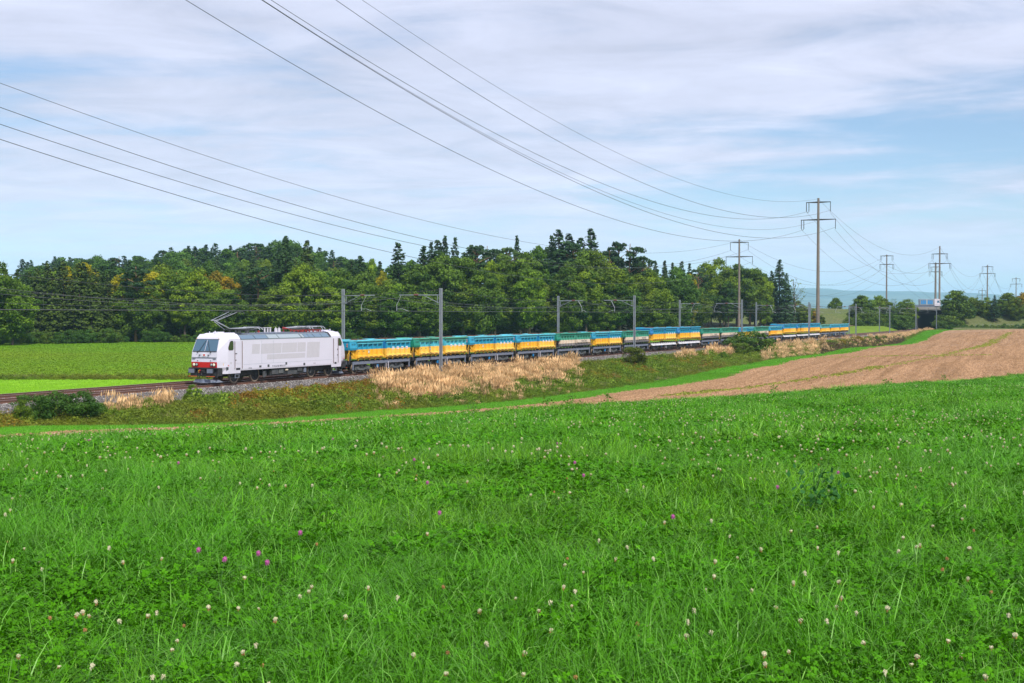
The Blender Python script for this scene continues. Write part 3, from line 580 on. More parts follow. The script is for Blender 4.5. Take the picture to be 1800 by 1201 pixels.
# ------------------------------------------------------------------ wagons: local x from the wagon's front end (0) to 11.3
def make_wagon(pale=False):
    t = empty('container_wagon', (0, 0, 0)); S_ = M['sillw'] if pale else M['sill']
    for q in (-1, 1):
        f = MB(); y0, y1 = sorted((q*1.20, q*1.30)); f.box(.85, 10.85, y0, y1, .84, 1.06)
        f.tube([(.85, q*1.28, 1.06), (10.85, q*1.28, 1.06)], .035, 6)
        if not pale: f.box(.85, .98, y0, y1, .36, .84); f.box(10.72, 10.85, y0, y1, .36, .84)
        f.build('side_sill', S_, t)
        if pale:
            for a, b in ((.9, 2.3), (2.45, 5.7), (5.85, 9.1), (9.25, 10.8)):
                pl = MB(); pl.add([(a, q*1.14, 1.10), (b, q*1.14, 1.10), (b, q*1.46, .80), (a, q*1.46, .80), (a, q*1.14, 1.07), (b, q*1.14, 1.07), (b, q*1.46, .77), (a, q*1.46, .77)], [(0,1,2,3), (4,7,6,5), (0,4,5,1), (1,5,6,2), (2,6,7,3), (3,7,4,0)]); pl.build('side_flap', S_, t)
    f = MB(); f.box(.3, 11.0, -.45, .45, .80, 1.08)
    for x in (.85, 3.3, 5.75, 8.2, 10.7): f.box(x, x+.15, -1.2, 1.2, .85, 1.05)
    f.box(.2, .42, -1.25, 1.25, .86, 1.20); f.box(10.88, 11.1, -1.25, 1.25, .86, 1.20)
    for x in np.arange(1.8, 10.6, .85): f.box(x, x+.06, -1.34, -1.20, 1.06, 1.24); 
    f.build('underframe', M['black'], t)
    for bx in (2.75, 8.75):
        b_ = MB()
        for q in (-1, 1):
            y = q*1.0
            b_.prism([(bx-1.25, .58), (bx-1.2, .70), (bx-.6, .70), (bx-.3, .50), (bx+.3, .50), (bx+.6, .70), (bx+1.2, .70), (bx+1.25, .58), (bx+.7, .50), (bx+.4, .28), (bx-.4, .28), (bx-.7, .50)], y-.05, y+.05)
            for wx in (bx-.9, bx+.9):
                b_.box(wx-.16, wx+.16, *sorted((y, y+q*.14)), .32, .64); b_.tube([(wx, y+q*.08, .46), (wx, y+q*.2, .46)], .11, 10)
                for e in (-.27, .27): b_.tube([(wx+e, y+q*.06, .34), (wx+e, y+q*.06, .62)], .075, 8)
        b_.box(bx-.25, bx+.25, -1.05, 1.05, .45, .8); bo = b_.build('bogie', M['bogie'], t)
        for wx in (bx-.9, bx+.9):
            wm = MB()
            for q in (-1, 1): y = q*.7525; wm.disc_y(wx, y-q*.06, y+q*.06, .45, .46, 20, 0); wm.disc_y(wx, y+q*.055, y+q*.075, .45, .36, 20, 1, .33)
            wm.tube([(wx, -.7, .45), (wx, .7, .45)], .08, 6, 1); wm.build('wheelset', [M['tyre'], M['black']], bo)
    e = MB(); e.tube([(5.0, -.9, .62), (6.2, -.9, .62)], .17, 10); e.box(6.4, 6.9, -1.1, -.7, .42, .8); e.build('air_tank', M['dark'], t)
    e = MB(); e.box(5.05, 5.25, -1.24, -1.12, .45, .75); e.build('valve_box', M['blue2'], t)
    e = MB(); e.box(6.85, 6.93, -1.33, -1.28, .3, .95); e.box(6.5, 6.56, -1.3, -1.26, .35, .8); e.build('brake_lever', M['patch'], t)
    for x, sg in ((.2, -1), (11.1, 1)):
        for q in (-1, 1):
            b_ = MB(); b_.tube([(x, q*.875, 1.03), (x+sg*.35, q*.875, 1.03)], .10, 8); b_.tube([(x+sg*.35, q*.875, 1.03), (x+sg*.39, q*.875, 1.03)], .22, 12); b_.build('buffer', M['black'], t)
    e = MB(); e.tube([(-.25, 0, 1.0), (.2, 0, 1.0)], .06, 6); e.tube([(.15, -.4, 1.0), (-.05, -.4, .7), (-.2, -.3, .6)], .03, 5); e.tube([(.15, .4, 1.0), (-.05, .4, .7), (-.2, .3, .6)], .03, 5); e.build('coupling', M['black'], t)
    e = MB(); e.disc_y(.62, -1.08, -1.02, 1.95, .24, 16); e.disc_y(.62, -1.1, -1.04, 1.42, .27, 16); e.tube([(.62, -1.0, 1.1), (.62, -1.0, 2.1)], .06, 6); e.build('hand_wheel', M['black'], t)
    for q in (-1, 1):
        for x in (.32, 11.0):
            e = MB(); e.tube([(x, q*1.18, 1.1), (x, q*1.22, 2.15)], .022, 5); e.tube([(x+.0, q*1.18, 1.1), (x-.25, q*1.2, 1.3), (x-.22, q*1.2, 1.75), (x, q*1.2, 1.9)], .02, 5); e.build('grab_rail', M['yellow'], t)
    return t
def make_container(up, lo, rim, bot=None, first=True, signs='none', hood=None, end=None):
    """local x 0..4.75; walls in two colours, five bays a side"""
    t = empty('bulk_container', (0, 0, 0)); L_ = 4.58; z0, z1, zs = 1.32, 2.92, 2.16
    lz0 = 1.74 if bot else z0
    def bays(m, za, zb, first_m=0):
        for q in (-1, 1):
            m.box(.05, L_-.05, *sorted((q*1.12, q*1.17)), za, zb, 0)
            for k in range(6):
                x = .12 + k * (L_ - .36) / 5; m.box(x, x+.10, *sorted((q*1.17, q*1.335)), max(za, 1.45), min(zb, 2.70), 0)
        for x in (.02, L_-.09): m.box(x, x+.07, -1.24, 1.24, za, zb, 1)
        for x, e in ((-.03, 0), (L_-.03, 0)):
            for y in (-.8, 0, .8): m.box(x, x+.06, y-.05, y+.05, max(za, 1.5), min(zb, 2.7), 1)
    m = MB(); bays(m, zs, z1); m.build('upper_wall', [M[up], M[end or up]], t)
    m = MB(); bays(m, lz0, zs); 
    if not bot:
        for q in (-1, 1): m.add([(.05, q*1.12, 1.32), (L_-.05, q*1.12, 1.32), (L_-.05, q*1.42, 1.42), (.05, q*1.42, 1.42), (.05, q*1.42, 1.56), (L_-.05, q*1.42, 1.56), (L_-.05, q*1.16, 1.66), (.05, q*1.16, 1.66)], [(0,1,2,3), (3,2,5,4), (4,5,6,7), (0,3,4,7), (1,2,5,6)], 0)
    m.build('lower_wall', [M[lo], M['yellow'] if lo.startswith('y') else M[lo]], t)
    if bot:
        m = MB(); bays(m, z0, lz0)
        for q in (-1, 1): m.add([(.05, q*1.12, 1.32), (L_-.05, q*1.12, 1.32), (L_-.05, q*1.42, 1.42), (.05, q*1.42, 1.42), (.05, q*1.42, 1.54), (L_-.05, q*1.42, 1.54), (L_-.05, q*1.16, 1.62), (.05, q*1.16, 1.62)], [(0,1,2,3), (3,2,5,4), (4,5,6,7), (0,3,4,7), (1,2,5,6)], 0)
        m.build('bottom_wall', M[bot], t)
    m = MB()
    for q in (-1, 1):
        m.tube([(-.06, q*1.36, 2.94), (L_+.02, q*1.36, 2.94)], .085, 8); m.box(0, L_-.02, *sorted((q*1.13, q*1.30)), 2.80, 2.915)
        m.box(.1, L_-.12, *sorted((q*1.165, q*1.35)), 2.66, 2.74)
    m.tube([(0, -1.36, 2.94), (0, 1.36, 2.94)], .06, 6); m.tube([(L_-.04, -1.36, 2.94), (L_-.04, 1.36, 2.94)], .06, 6); m.build('rim', M[rim], t)
    m = MB()
    for k in range(5):
        x = .22 + k * (L_ - .36) / 5; 
        for q in (-1, 1): m.box(x+.1, x+.62, *sorted((q*1.40, q*1.44)), 1.46, 1.50)
    m.build('hinge', M['rust'] if not bot else M['black'], t)
    m = MB(); m.box(.1, L_-.1, -1.15, 1.15, z0-.03, z0+.06)
    for k in range(5): x = .3 + k*.95; m.box(x, x+.08, -1.3, -1.15, z0-.14, z0+.04)
    m.build('floor', M['yellow'] if not bot else M['black'], t)
    # load
    nx, ny = 16, 10; V = []; 
    for i in range(nx):
        for j in range(ny):
            u, v = i/(nx-1), j/(ny-1); h_ = math.sin(math.pi*u)**.5 * math.sin(math.pi*v)**.5
            V.append((.06 + u*(L_-.16), -1.2 + 2.4*v, 2.80 + .26*h_ + random.uniform(-.05, .06)))
    Fc = [(i*ny+j, (i+1)*ny+j, (i+1)*ny+j+1, i*ny+j+1) for i in range(nx-1) for j in range(ny-1)]
    lo_ = bpy.data.objects.new('load', mesh_np('load', V, Fc, M['earth'])); link(lo_, t)
    bay = (L_ - .36) / 5
    def plate(k, za, zb, mat, name='label_plate', w=.52, off=.24):
        p = MB(); x = .12 + k*bay + off; p.box(x, x+w, -1.192, -1.168, za, zb); return p.build(name, M[mat], t)
    rot = (R(90), 0, 0)
    if signs == 'labels':
        plate(0, 2.0, 2.2, 'yellow2')
        for k in (1, 2, 3, 4):
            pl = plate(k, 2.06, 2.28, 'plate'); q_ = MB(); x = .12 + k*bay + .30; q_.box(x, x+.4, -1.198, -1.188, 2.15, 2.19); q_.build('label_print', M['red'] if k in (2, 4) else M['ink'], pl)
        text_mesh('lettering', '21', .26, M['ink'], t, (.12 + 2.55*bay, -1.178, 2.45), rot, .003)
    elif signs == 'numbers':
        text_mesh('lettering', '21', .34, M['ink'], t, (.12 + 4.55*bay, -1.178, 2.42), rot, .003)
        for k in (0, 1, 2):
            text_mesh('lettering', ('K21', '1.35', 'A24')[k], .2, M['ink'], t, (.12 + (k+.55)*bay, -1.178, 2.45), rot, .003)
            text_mesh('lettering', ('321', '800', 'kg')[k], .13, M['ink'], t, (.12 + (k+.5)*bay, -1.178, 1.98), rot, .003)
        p = plate(2, 1.78, 2.06, 'sill', 'holder_plate', w=.24, off=.30); q_ = MB(); x = .12 + 2*bay + .345; q_.box(x, x+.14, -1.198, -1.19, 1.83, 2.02); q_.build('sheet', M['plate'], p)
    elif signs == 'name':
        pl = MB(); pl.box(.35, L_-.4, -1.36, -1.335, 1.80, 2.10); po = pl.build('name_board', M['cream'], t)
        text_mesh('lettering', 'WEIACHER', .34, M['ink'], po, (L_/2, -1.363, 1.95), rot, .003)
    if hood:
        h = MB(); h.add([(-1.15, -1.28, 2.90), (.0, -1.28, 2.90), (.0, -1.36, 2.30), (-1.12, -1.36, 2.30), (-1.08, -1.30, 2.12), (.0, -1.30, 2.12),
                         (-1.15, 1.28, 2.90), (.0, 1.28, 2.90), (.0, 1.36, 2.30), (-1.12, 1.36, 2.30), (-1.08, 1.30, 2.12), (.0, 1.30, 2.12)],
                        [(0,1,2,3), (3,2,5,4), (6,9,8,7), (9,10,11,8), (0,3,9,6), (3,4,10,9), (0,6,7,1)])
        ho = h.build('end_hood', M[hood], t); e = MB(); e.tube([(-1.17, -1.28, 2.92), (0, -1.3, 2.92)], .04, 6); e.tube([(-1.17, 1.28, 2.92), (0, 1.3, 2.92)], .04, 6); e.tube([(-1.17, -1.28, 2.92), (-1.17, 1.28, 2.92)], .04, 6); e.build('hood_rim', M[rim], ho)
        text_mesh('lettering', 'H 321', .26, M['ink'], ho, (-.5, -1.335, 2.62), (R(98), 0, 0), .003)
        b = MB(); b.box(-.45, -.05, -1.1, 1.1, 1.35, 2.2); b.tube([(-1.05, -1.1, 1.1), (-1.05, -1.2, 2.2)], .04, 6); b.tube([(-.1, -1.1, 1.5), (-.9, -1.15, 2.15)], .04, 6); b.build('end_support', M['yellow'] if not bot else M['black'], t)
        if hood == 'blue':
            d_ = MB()
            for z in (2.68, 2.5): d_.add([(-1.165, -1.12, z-.08), (-1.165, -.98, z-.08), (-1.165, -1.05, z+.08)], [(0,1,2)])
            d_.build('hazard_mark', M['orange'], ho)
    return t
def wagon_sets():
    px = [612,725,823,906,977,1040,1094,1142,1190,1232,1265.5,1299,1325.5,1352,1375.5,1400,1422,1442,1459,1476,1492]
    def s_of(x, n=.6):
        u = (x-900)/F; Z = (n + PX*NX + PY*NY) / (u*NX + NY); return (u*Z-PX)*DX + (Z-PY)*DY
    ss = [s_of(x) for x in px]
    # even out reading error while keeping every boundary within a few pixels
    kinds = ['B','T','B','B','G','B','G','W','W','G','G','M','G','B','W','W','W','t','B','B']
    ordn = ['first','second','third','fourth','fifth','sixth','seventh','eighth','ninth','tenth','eleventh','twelfth','thirteenth','fourteenth','fifteenth','sixteenth','seventeenth','eighteenth','nineteenth','twentieth']
    wag = {False: make_wagon(False), True: make_wagon(True)}
    con = {}
    K = {'B': (('blue','yellow','cyan',None,'numbers','blue'), ('blue','yellow2','cyan',None,'labels',None)),
         'W': (('blue','yellow','blue',None,'numbers','blue2'), ('blue','yellow2','blue',None,'labels',None)),
         'T': (('cyan','yellow2','green2',None,'numbers','green'), ('cyan','yellow2','green2',None,'labels',None)),
         't': (('teal','yellow','green2',None,'none','teal'), ('teal','yellow2','green2',None,'labels',None)),
         'M': (('teal','yellow','cyan',None,'none','blue2'), ('blue','yellow2','cyan',None,'labels',None)),
         'G': (('green2','cream','green','grey','none','green'), ('green2','cream','green','grey','name',None))}
    look = {'B': 'blue over yellow', 'W': 'deep blue over yellow', 'T': 'pale blue over yellow', 't': 'teal over yellow', 'M': 'blotchy blue over yellow', 'G': 'green and cream'}
    used = set()
    for i, k in enumerate(kinds):
        s0, s1 = ss[i], ss[i+1]; sc = (s1 - s0) / 11.3; pale = k == 'W'
        base = wag[pale]
        if id(base) in used: w = dup_tree(base)
        else: w = base; used.add(id(base))
        w.location = W(s0, NC); w.rotation_euler = (0, 0, ROTZ); w.scale = (sc, 1, 1)
        last = i == 19
        tag(w, f"{'pale silvery' if pale else 'grey'} four-axle flat wagon, {ordn[i]} in line behind the white locomotive", 'wagon', 'wagons of the freight train')
        for j in (0, 1):
            key = (k, j)
            up, lo, rim, bot, sg, hood = K[k][j]
            if key not in con: c = con[key] = make_container(up, lo, rim, bot, j == 0, sg, hood, 'blue2' if up == 'blue' else None)
            else: c = dup_tree(con[key])
            off = (1.45, 6.46)[j] * sc; c.location = W(s0 + off, NC, .10 if pale else 0); c.rotation_euler = (0, 0, ROTZ); c.scale = (sc, 1, 1.08 if pale else 1.0)
            tag(c, f"{look[k]} {'hooded container' if j == 0 else 'open container'} at the {'front' if j == 0 else 'rear'} of the {ordn[i]} wagon", 'container', 'bulk containers on the wagons')
wagon_sets()
# ------------------------------------------------------------------ catenary masts and wires
ORD = ['first','second','third','fourth','fifth','sixth','seventh','eighth','ninth','tenth','eleventh','twelfth']
NM, FM = 2.6, -8.6
MS = [28.57, 82.5, 135.9, 187.5, 238.9, 288.5, 337.8, 386.0]
def mast(s, near, push):
    """local x along the line, local y away from the camera"""
    n = NM if near else FM; t = empty('catenary_mast', W(s, n), ROTZ); sg = 1 if near else -1     # arm points to +y for the near mast
    m = MB(); zb = -.9
    for y0, y1, x0, x1 in ((-.13, -.115, -.11, .11), (.115, .13, -.11, .11), (-.115, .115, -.008, .008)): m.box(x0, x1, y0, y1, zb, 7.85)
    m.box(-.25, .25, -.25, .25, zb, -.45); m.build('post', M['steel'], t)
    L_ = 4.65 if near and push else (3.7 if not near else 4.4)
    a = MB(); z = 7.18
    a.tube([(0, sg*.12, z), (0, sg*L_, z+.02)], .045, 8); a.tube([(0, sg*.35, z), (0, sg*.35, z-.75)], .035, 6); a.tube([(0, sg*.35, z-.72), (0, sg*1.9, z-.03)], .028, 6); a.box(-.03, .03, *sorted((sg*.1, sg*.4)), z-.78, z-.70)
    ar = a.build('arm', M['steel'], t)
    i = MB(); y = sg*(2.75 if near else 2.3); i.tube([(0, y-.22, z+.04), (0, y+.22, z+.04)], .10, 10); i.build('insulator', M['insul'], ar)
    # drop tube and registration arm; at alternate masts the tube leans the other way
    if near: d0, d1, w = ((4.45, 4.95, 3.6) if push else (3.35, 2.85, 3.75))
    else: d0, d1, w = ((2.75, 2.15, 3.4) if push else (3.0, 3.55, 4.2))
    if not near and not push: pass
    m = MB(); m.tube([(0, sg*d0, z), (0, sg*d1, z-.95), (0, sg*d1, 5.68)], .03, 6); m.tube([(0, sg*d1, 5.85), (0, sg*(d1*.55 + w*.45), 5.86), (0, sg*w, 5.62)], .02, 6); m.build('registration_arm', M['metal'], t)
    return t
seg = ['beside the rear of the locomotive and first wagon', 'by the round bush half way along the train', 'rising out of the tall bush on the bank', 'left of the nearest power pole', 'just past the tail of the train', 'seventh', 'near the bridge', 'closest to the bridge']
nl = ['steel catenary mast standing in the tan reeds in front of the second wagon', 'steel catenary mast standing behind the dark round bush on the bank', 'steel catenary mast rising out of the tall green bush on the bank',
      'steel catenary mast on the near bank just left of the nearest power pole', 'near-side steel mast of the pair just past the last wagon', 'near-side steel mast of the second pair past the train', 'near-side steel mast of the third pair past the train', 'near-side steel mast right in front of the bridge mouth']
fl = ['steel catenary mast behind the rear cab of the white locomotive', 'steel catenary mast behind the fifth wagon, against the wood', 'steel catenary mast behind the eighth wagon, against the wood', 'steel catenary mast behind the thirteenth wagon',
      'steel catenary mast behind the sixteenth wagon, beside the nearest power pole', 'far-side steel mast of the pair just past the last wagon', 'far-side steel mast of the second pair past the train', 'far-side steel mast in front of the left bridge wall']
for i, s in enumerate(MS):
    for near in (True, False):
        m = mast(s, near, i % 2 == 0); tag(m, (nl if near else fl)[i], 'catenary mast', 'catenary masts on both sides of the line')
def span(sa, sb, nc, nsa, nsb, label):
    t = empty('catenary_span', W(sa, nc), ROTZ); tag(t, label, 'overhead wire', 'catenary wires over the two tracks'); L_ = sb - sa
    m = MB(); m.tube([(0, -nsa, 5.62), (L_, -nsb, 5.62)], .016, 4, cap=False); m.build('contact_wire', M['copper'], t)
    f = lambda u: 7.05 - 4 * 1.0 * u * (1 - u)
    m = MB(); m.tube([(L_*u, -(nsa + (nsb-nsa)*u), f(u)) for u in np.linspace(0, 1, 13)], .013, 4, cap=False); m.build('carrier_wire', M['copper'], t)
    for u in np.linspace(.1, .9, 6):
        d = MB(); d.tube([(L_*u, -(nsa + (nsb-nsa)*u), 5.62), (L_*u, -(nsa + (nsb-nsa)*u), f(u))], .006, 3, cap=False); d.build('dropper', M['copper'], t)
SP = [-72, -24] + MS + [470]
where = ['left of the picture edge', 'over the locomotive nose', 'above the first five wagons', 'above the middle wagons', 'between the third and fourth mast pairs', 'above the last wagons', 'just past the tail of the train', 'second past the tail of the train', 'third past the tail of the train', 'at the bridge']
for i in range(1, len(SP) - 1):
    z1, z2 = (.3 if i % 2 else -.3), (-.3 if i % 2 else .3)
    span(SP[i], SP[i+1], NC, z1, z2, f'contact and carrier wire of the near track, {where[i] if i < len(where) else "beyond the bridge"}')
    span(SP[i], SP[i+1], -4.55, z2, z1, f'contact and carrier wire of the far track, {where[i] if i < len(where) else "beyond the bridge"}')
def catenary(p, q, sag, r, name, label, group, n=28):
    p, q = Vector(p), Vector(q); pts = [p.lerp(q, u) - Vector((0, 0, 4*sag*u*(1-u))) for u in np.linspace(0, 1, n)]
    m = MB(); o = Vector(pts[0]); m.tube([x - o for x in pts], r, 4, cap=False); ob = m.build(name, M['wire'], None); ob.location = o
    return tag(ob, label, 'wire', group)
for k, (n, z, sg, txt) in enumerate(((NM - .1, 7.7, .9, 'on the near masts'), (FM + .1, 7.6, 1.1, 'on the far masts'), (FM + .2, 6.4, .5, 'low on the far masts'))):
    for i in range(0, len(SP) - 1):
        catenary(W(SP[i], n, z), W(SP[i+1], n, z), sg, .014, 'feeder_wire', f'thin feeder wire {txt}, {where[i] if i < len(where) else "by the bridge"}', 'feeder wires along the masts', 10)
# ------------------------------------------------------------------ power line poles
def power_pole(X, Y, zb, ztop, ang, r0, r1, arms, label, ins='v'):
    """arms: (z, half-length); ang: heading of the line"""
    t = empty('power_pole', (X, Y, zb), -ang); H = ztop - zb
    m = MB(); m.tube([(0, 0, -.5), (0, 0, H)], r0, 14, 0, r2=r1); m.build('pole', M['polebrown'], t, smooth=False)
    for k, (z, hl) in enumerate(arms):
        a = MB(); zz = z - zb
        a.add([(-hl, -.09, zz-.10), (0, -.16, zz-.22), (hl, -.09, zz-.10), (hl, -.09, zz+.06), (0, -.16, zz+.16), (-hl, -.09, zz+.06),
               (-hl, .09, zz-.10), (0, .16, zz-.22), (hl, .09, zz-.10), (hl, .09, zz+.06), (0, .16, zz+.16), (-hl, .09, zz+.06)],
              [(0,1,4,5), (1,2,3,4), (6,11,10,7), (7,10,9,8), (0,6,7,1), (1,7,8,2), (5,4,10,11), (4,3,9,10), (2,8,9,3), (0,5,11,6)])
        ao = a.build('crossarm', M['crossarm'], t)
        for q in (-1, 1):
            i = MB(); 
            if ins == 'v' and q == -1:
                for e in (0, .62): i.tube([(q*(hl-.1-e), 0, zz-.1), (q*(hl-.1-e), 0, zz-2.2)], .10, 6)
                i.tube([(q*(hl-.1), 0, zz-2.2), (q*(hl-.41), 0, zz-2.6), (q*(hl-.72), 0, zz-2.2)], .06, 5)
            elif ins == 'u':
                for e in (0, .5): i.tube([(q*(hl-.1-e), 0, zz-.1), (q*(hl-.1-e), 0, zz-2.0)], .08, 5)
                i.tube([(q*(hl-.1), 0, zz-2.0), (q*(hl-.35), 0, zz-2.4), (q*(hl-.6), 0, zz-2.0)], .05, 5)
            else: i.tube([(q*(hl-.1), 0, zz-.1), (q*(hl-.1), 0, zz-2.4)], .085, 6)
            i.build('insulator', M['black'], ao)
    return t
def zy(y, Z): return EYE - (y - Y0) / F * Z
PA = [(GX(1437.5, 317), 317., -1.2, zy(349, 317)), (GX(1651, 500), 500., 0., zy(433, 500)), (GX(1735, 704), 704., 0., zy(466, 704)), (GX(1785.5, 950), 950., 0., zy(488, 950))]
PB = [(GX(1299, 404), 404., -1.5, zy(421, 404)), (GX(1558, 582), 582., -1., zy(448, 582)), (GX(1644, 650), 650., 0., zy(462, 650)), (GX(1726, 1000), 1000., 0., zy(507, 1000))]
armsA = [[(zy(356, 317), 3.05), (zy(386.5, 317), 4.3)], [(zy(446.5, 500), 3.0), (zy(463.5, 500), 4.25)], [(zy(469, 704), 2.95), (zy(481, 704), 4.2)], [(zy(490, 950), 2.9), (zy(499.5, 950), 4.2)]]
armsB = [[(zy(426.5, 404), 2.95), (zy(451.5, 404), 4.3)], [(zy(450, 582), 2.9), (zy(465, 582), 3.2)], [(zy(469.5, 650), 2.4), (zy(478, 650), 3.3)], [(zy(511, 1000), 2.8), (zy(519, 1000), 3.9)]]
labA = ['tallest brown power pole, nearest, standing on the near bank by the last wagons', 'tall brown power pole with two crossarms right in front of the bridge',
        'brown power pole behind the trees right of the bridge, nearer of the two there', 'farthest brown power pole at the right edge of the picture']
labB = ['slim power pole with two crossarms behind the middle wagons, before the wood', 'slim power pole above the trees between train and bridge', 'thick power pole rising behind the lorry on the bridge', 'small distant power pole just left of a bigger pole, above the right trees']
for i in range(4):
    ta = power_pole(*PA[i], .44, .50 if i == 0 else .45, .27, armsA[i], labA[i], 'v' if i == 0 else 'u'); tag(ta, labA[i], 'power pole', 'power poles across the valley')
    tb = power_pole(*PB[i], .40, .45 if i != 2 else .62, .25 if i != 2 else .4, armsB[i], labB[i], 's' if i == 0 else 'u'); tag(tb, labB[i], 'power pole', 'power poles across the valley')
gw = 'high voltage wires between the power poles'
def arm_pt(P, ang, hw, z): return (P[0] + math.cos(ang)*hw, P[1] - math.sin(ang)*hw, z)
# line A towards and over the viewer's left
phA, LA, dzA, ScA, SeA = .436, 266.4, 10.4, 11.76, 10.7
X1, Z1 = PA[0][0], PA[0][1]
nm = {'E': 'top earth wire', 'UL': 'upper left conductor', 'UR': 'upper right conductor', 'LL': 'lower left conductor', 'LR': 'lower right conductor', 'C': 'thin cable on the pole'}
for k, y, hw0, hw1 in (('E', 350, 0, 0), ('UL', 372, -2.8, -2.8), ('UR', 371, 2.8, 2.8), ('LL', 404, -3.95, -2.7), ('LR', 401, 4.05, 2.6), ('C', 388, 0, 0)):
    p = arm_pt(PA[0], phA, hw0, zy(y, 317))
    q0 = (X1 - LA*math.sin(phA), Z1 - LA*math.cos(phA)); q = (q0[0] + math.cos(phA)*hw1, q0[1] - math.sin(phA)*hw1, zy(y, 317) + dzA)
    catenary(p, q, SeA if k == 'E' else ScA, .022 if k in 'EC' else .030, 'power_line', f'{nm[k]} rising from the nearest power pole to the upper left', gw, 60)
phB, LB, dzB, ScB, SeB = .407, 322.2, .93, 10.7, 10.15
X2, Z2 = PB[0][0], PB[0][1]
for k, y, hw in (('E', 423, 0), ('UL', 440, -2.5), ('UR', 440, 2.5), ('LR', 460, 4.5)):
    p = arm_pt(PB[0], phB, hw, zy(y, 404)); q0 = (X2 - LB*math.sin(phB), Z2 - LB*math.cos(phB)); q = (q0[0] + math.cos(phB)*hw, q0[1] - math.sin(phB)*hw, zy(y, 404) + dzB)
    catenary(p, q, SeB if k == 'E' else ScB, .026 if k == 'E' else .032, 'power_line', f'{nm[k]} running left across the wood from the slim pole', gw, 60)
def onward(P, Q, aP, aQ, ang, sags, txt, r=.03, keys=('E', 'UL', 'UR', 'LL', 'LR')):
    for k in keys:
        if k == 'E': p, q, s = (P[0], P[1], P[3]-.2), (Q[0], Q[1], Q[3]-.2), sags*.8
        else:
            a = 0 if k[0] == 'U' else 1; sg = -1 if k[1] == 'L' else 1
            p = arm_pt(P, ang, sg*(aP[a][1]-.25), aP[a][0]-2.5); q = arm_pt(Q, ang, sg*(aQ[a][1]-.25), aQ[a][0]-2.5); s = sags
        catenary(p, q, s, r, 'power_line', f'{nm[k]} {txt}', gw, 30)
onward(PA[0], PA[1], armsA[0], armsA[1], .46, 9.6, 'from the nearest power pole to the one before the bridge')
onward(PA[1], PA[2], armsA[1], armsA[2], .41, 11, 'from the pole before the bridge to the next right', .035)
onward(PA[2], PA[3], armsA[2], armsA[3], .41, 13, 'between the two distant poles on the right', .04)
onward(PB[0], PB[1], armsB[0], armsB[1], .5, 11, 'from the slim pole by the wood to the next right', .03)
onward(PB[1], PB[3], armsB[1], armsB[3], .5, 16, 'from the slim pole above the trees far to the right', .04, ('UL', 'UR'))
# ------------------------------------------------------------------ road bridge, lorry, road banks
M['shadewall'] = paint('painted_shade_concrete', (.075, .075, .08), .9, dirt=.2)  # shade of the bridge opening painted into this darkened concrete
def bridge():
    t = empty('road_bridge', W(405, -2.4), ROTZ); tag(t, 'grey concrete road bridge with a dark opening at the end of the tracks', 'bridge')
    # local x into the distance, y to the left
    for y0, y1, nme in ((-4.7 - 1.2, -4.7, 'abutment'), (4.3, 5.6, 'abutment')):
        m = MB(); m.box(0, 80, y0, y1, -1.2, 6.7); m.build(nme, M['shadewall'], t)  # opening's shade put into the wall colour; walls stretched deep to keep it dark
    m = MB(); m.box(-.6, 81, -9.0, 9.5, 6.7, 7.75); m.box(-.9, -.6, -9.0, 9.5, 7.0, 7.95); m.build('deck', M['concrete'], t)
    for x in (1.5, 3, 4.5, 6): 
        m = MB(); m.box(x, x+.5, -4.6, 4.2, 6.25, 6.69); m.build('girder', M['dark'], t)
    m = MB(); m.box(44, 44.4, -4.6, 4.2, -1.0, 2.2); m.build('far_fence', M['dark'], t)
    m = MB(); m.add([(-.5, -4.75, -1), (-.5, -4.75, 6.9), (-1.5, -9.6, 6.9), (-1.2, -6.4, 1.2), (-.9, -5.6, -1), (.0, -4.75, -1), (.0, -4.75, 6.9), (-.9, -9.6, 6.9), (-.6, -6.4, 1.2), (-.3, -5.6, -1)],
                    [(0,1,2,3,4), (5,9,8,7,6), (0,5,6,1), (1,6,7,2), (2,7,8,3), (3,8,9,4), (4,9,5,0)]); m.build('wing_wall', M['concrete'], t)
    for z in (8.3, 8.75): m = MB(); m.tube([(-.75, -9.5, z), (-.75, 9.4, z)], .05, 5); m.build('rail', M['steel'], t)
    for y in np.arange(-9.3, 9.5, 1.9): m = MB(); m.box(-.8, -.7, y-.05, y+.05, 7.9, 8.8); m.build('railing_post', M['steel'], t)
    m = MB(); m.box(-.78, -.74, -2.0, 9.4, 7.9, 8.6); m.build('railing_panel', M['sill'], t)
bridge()
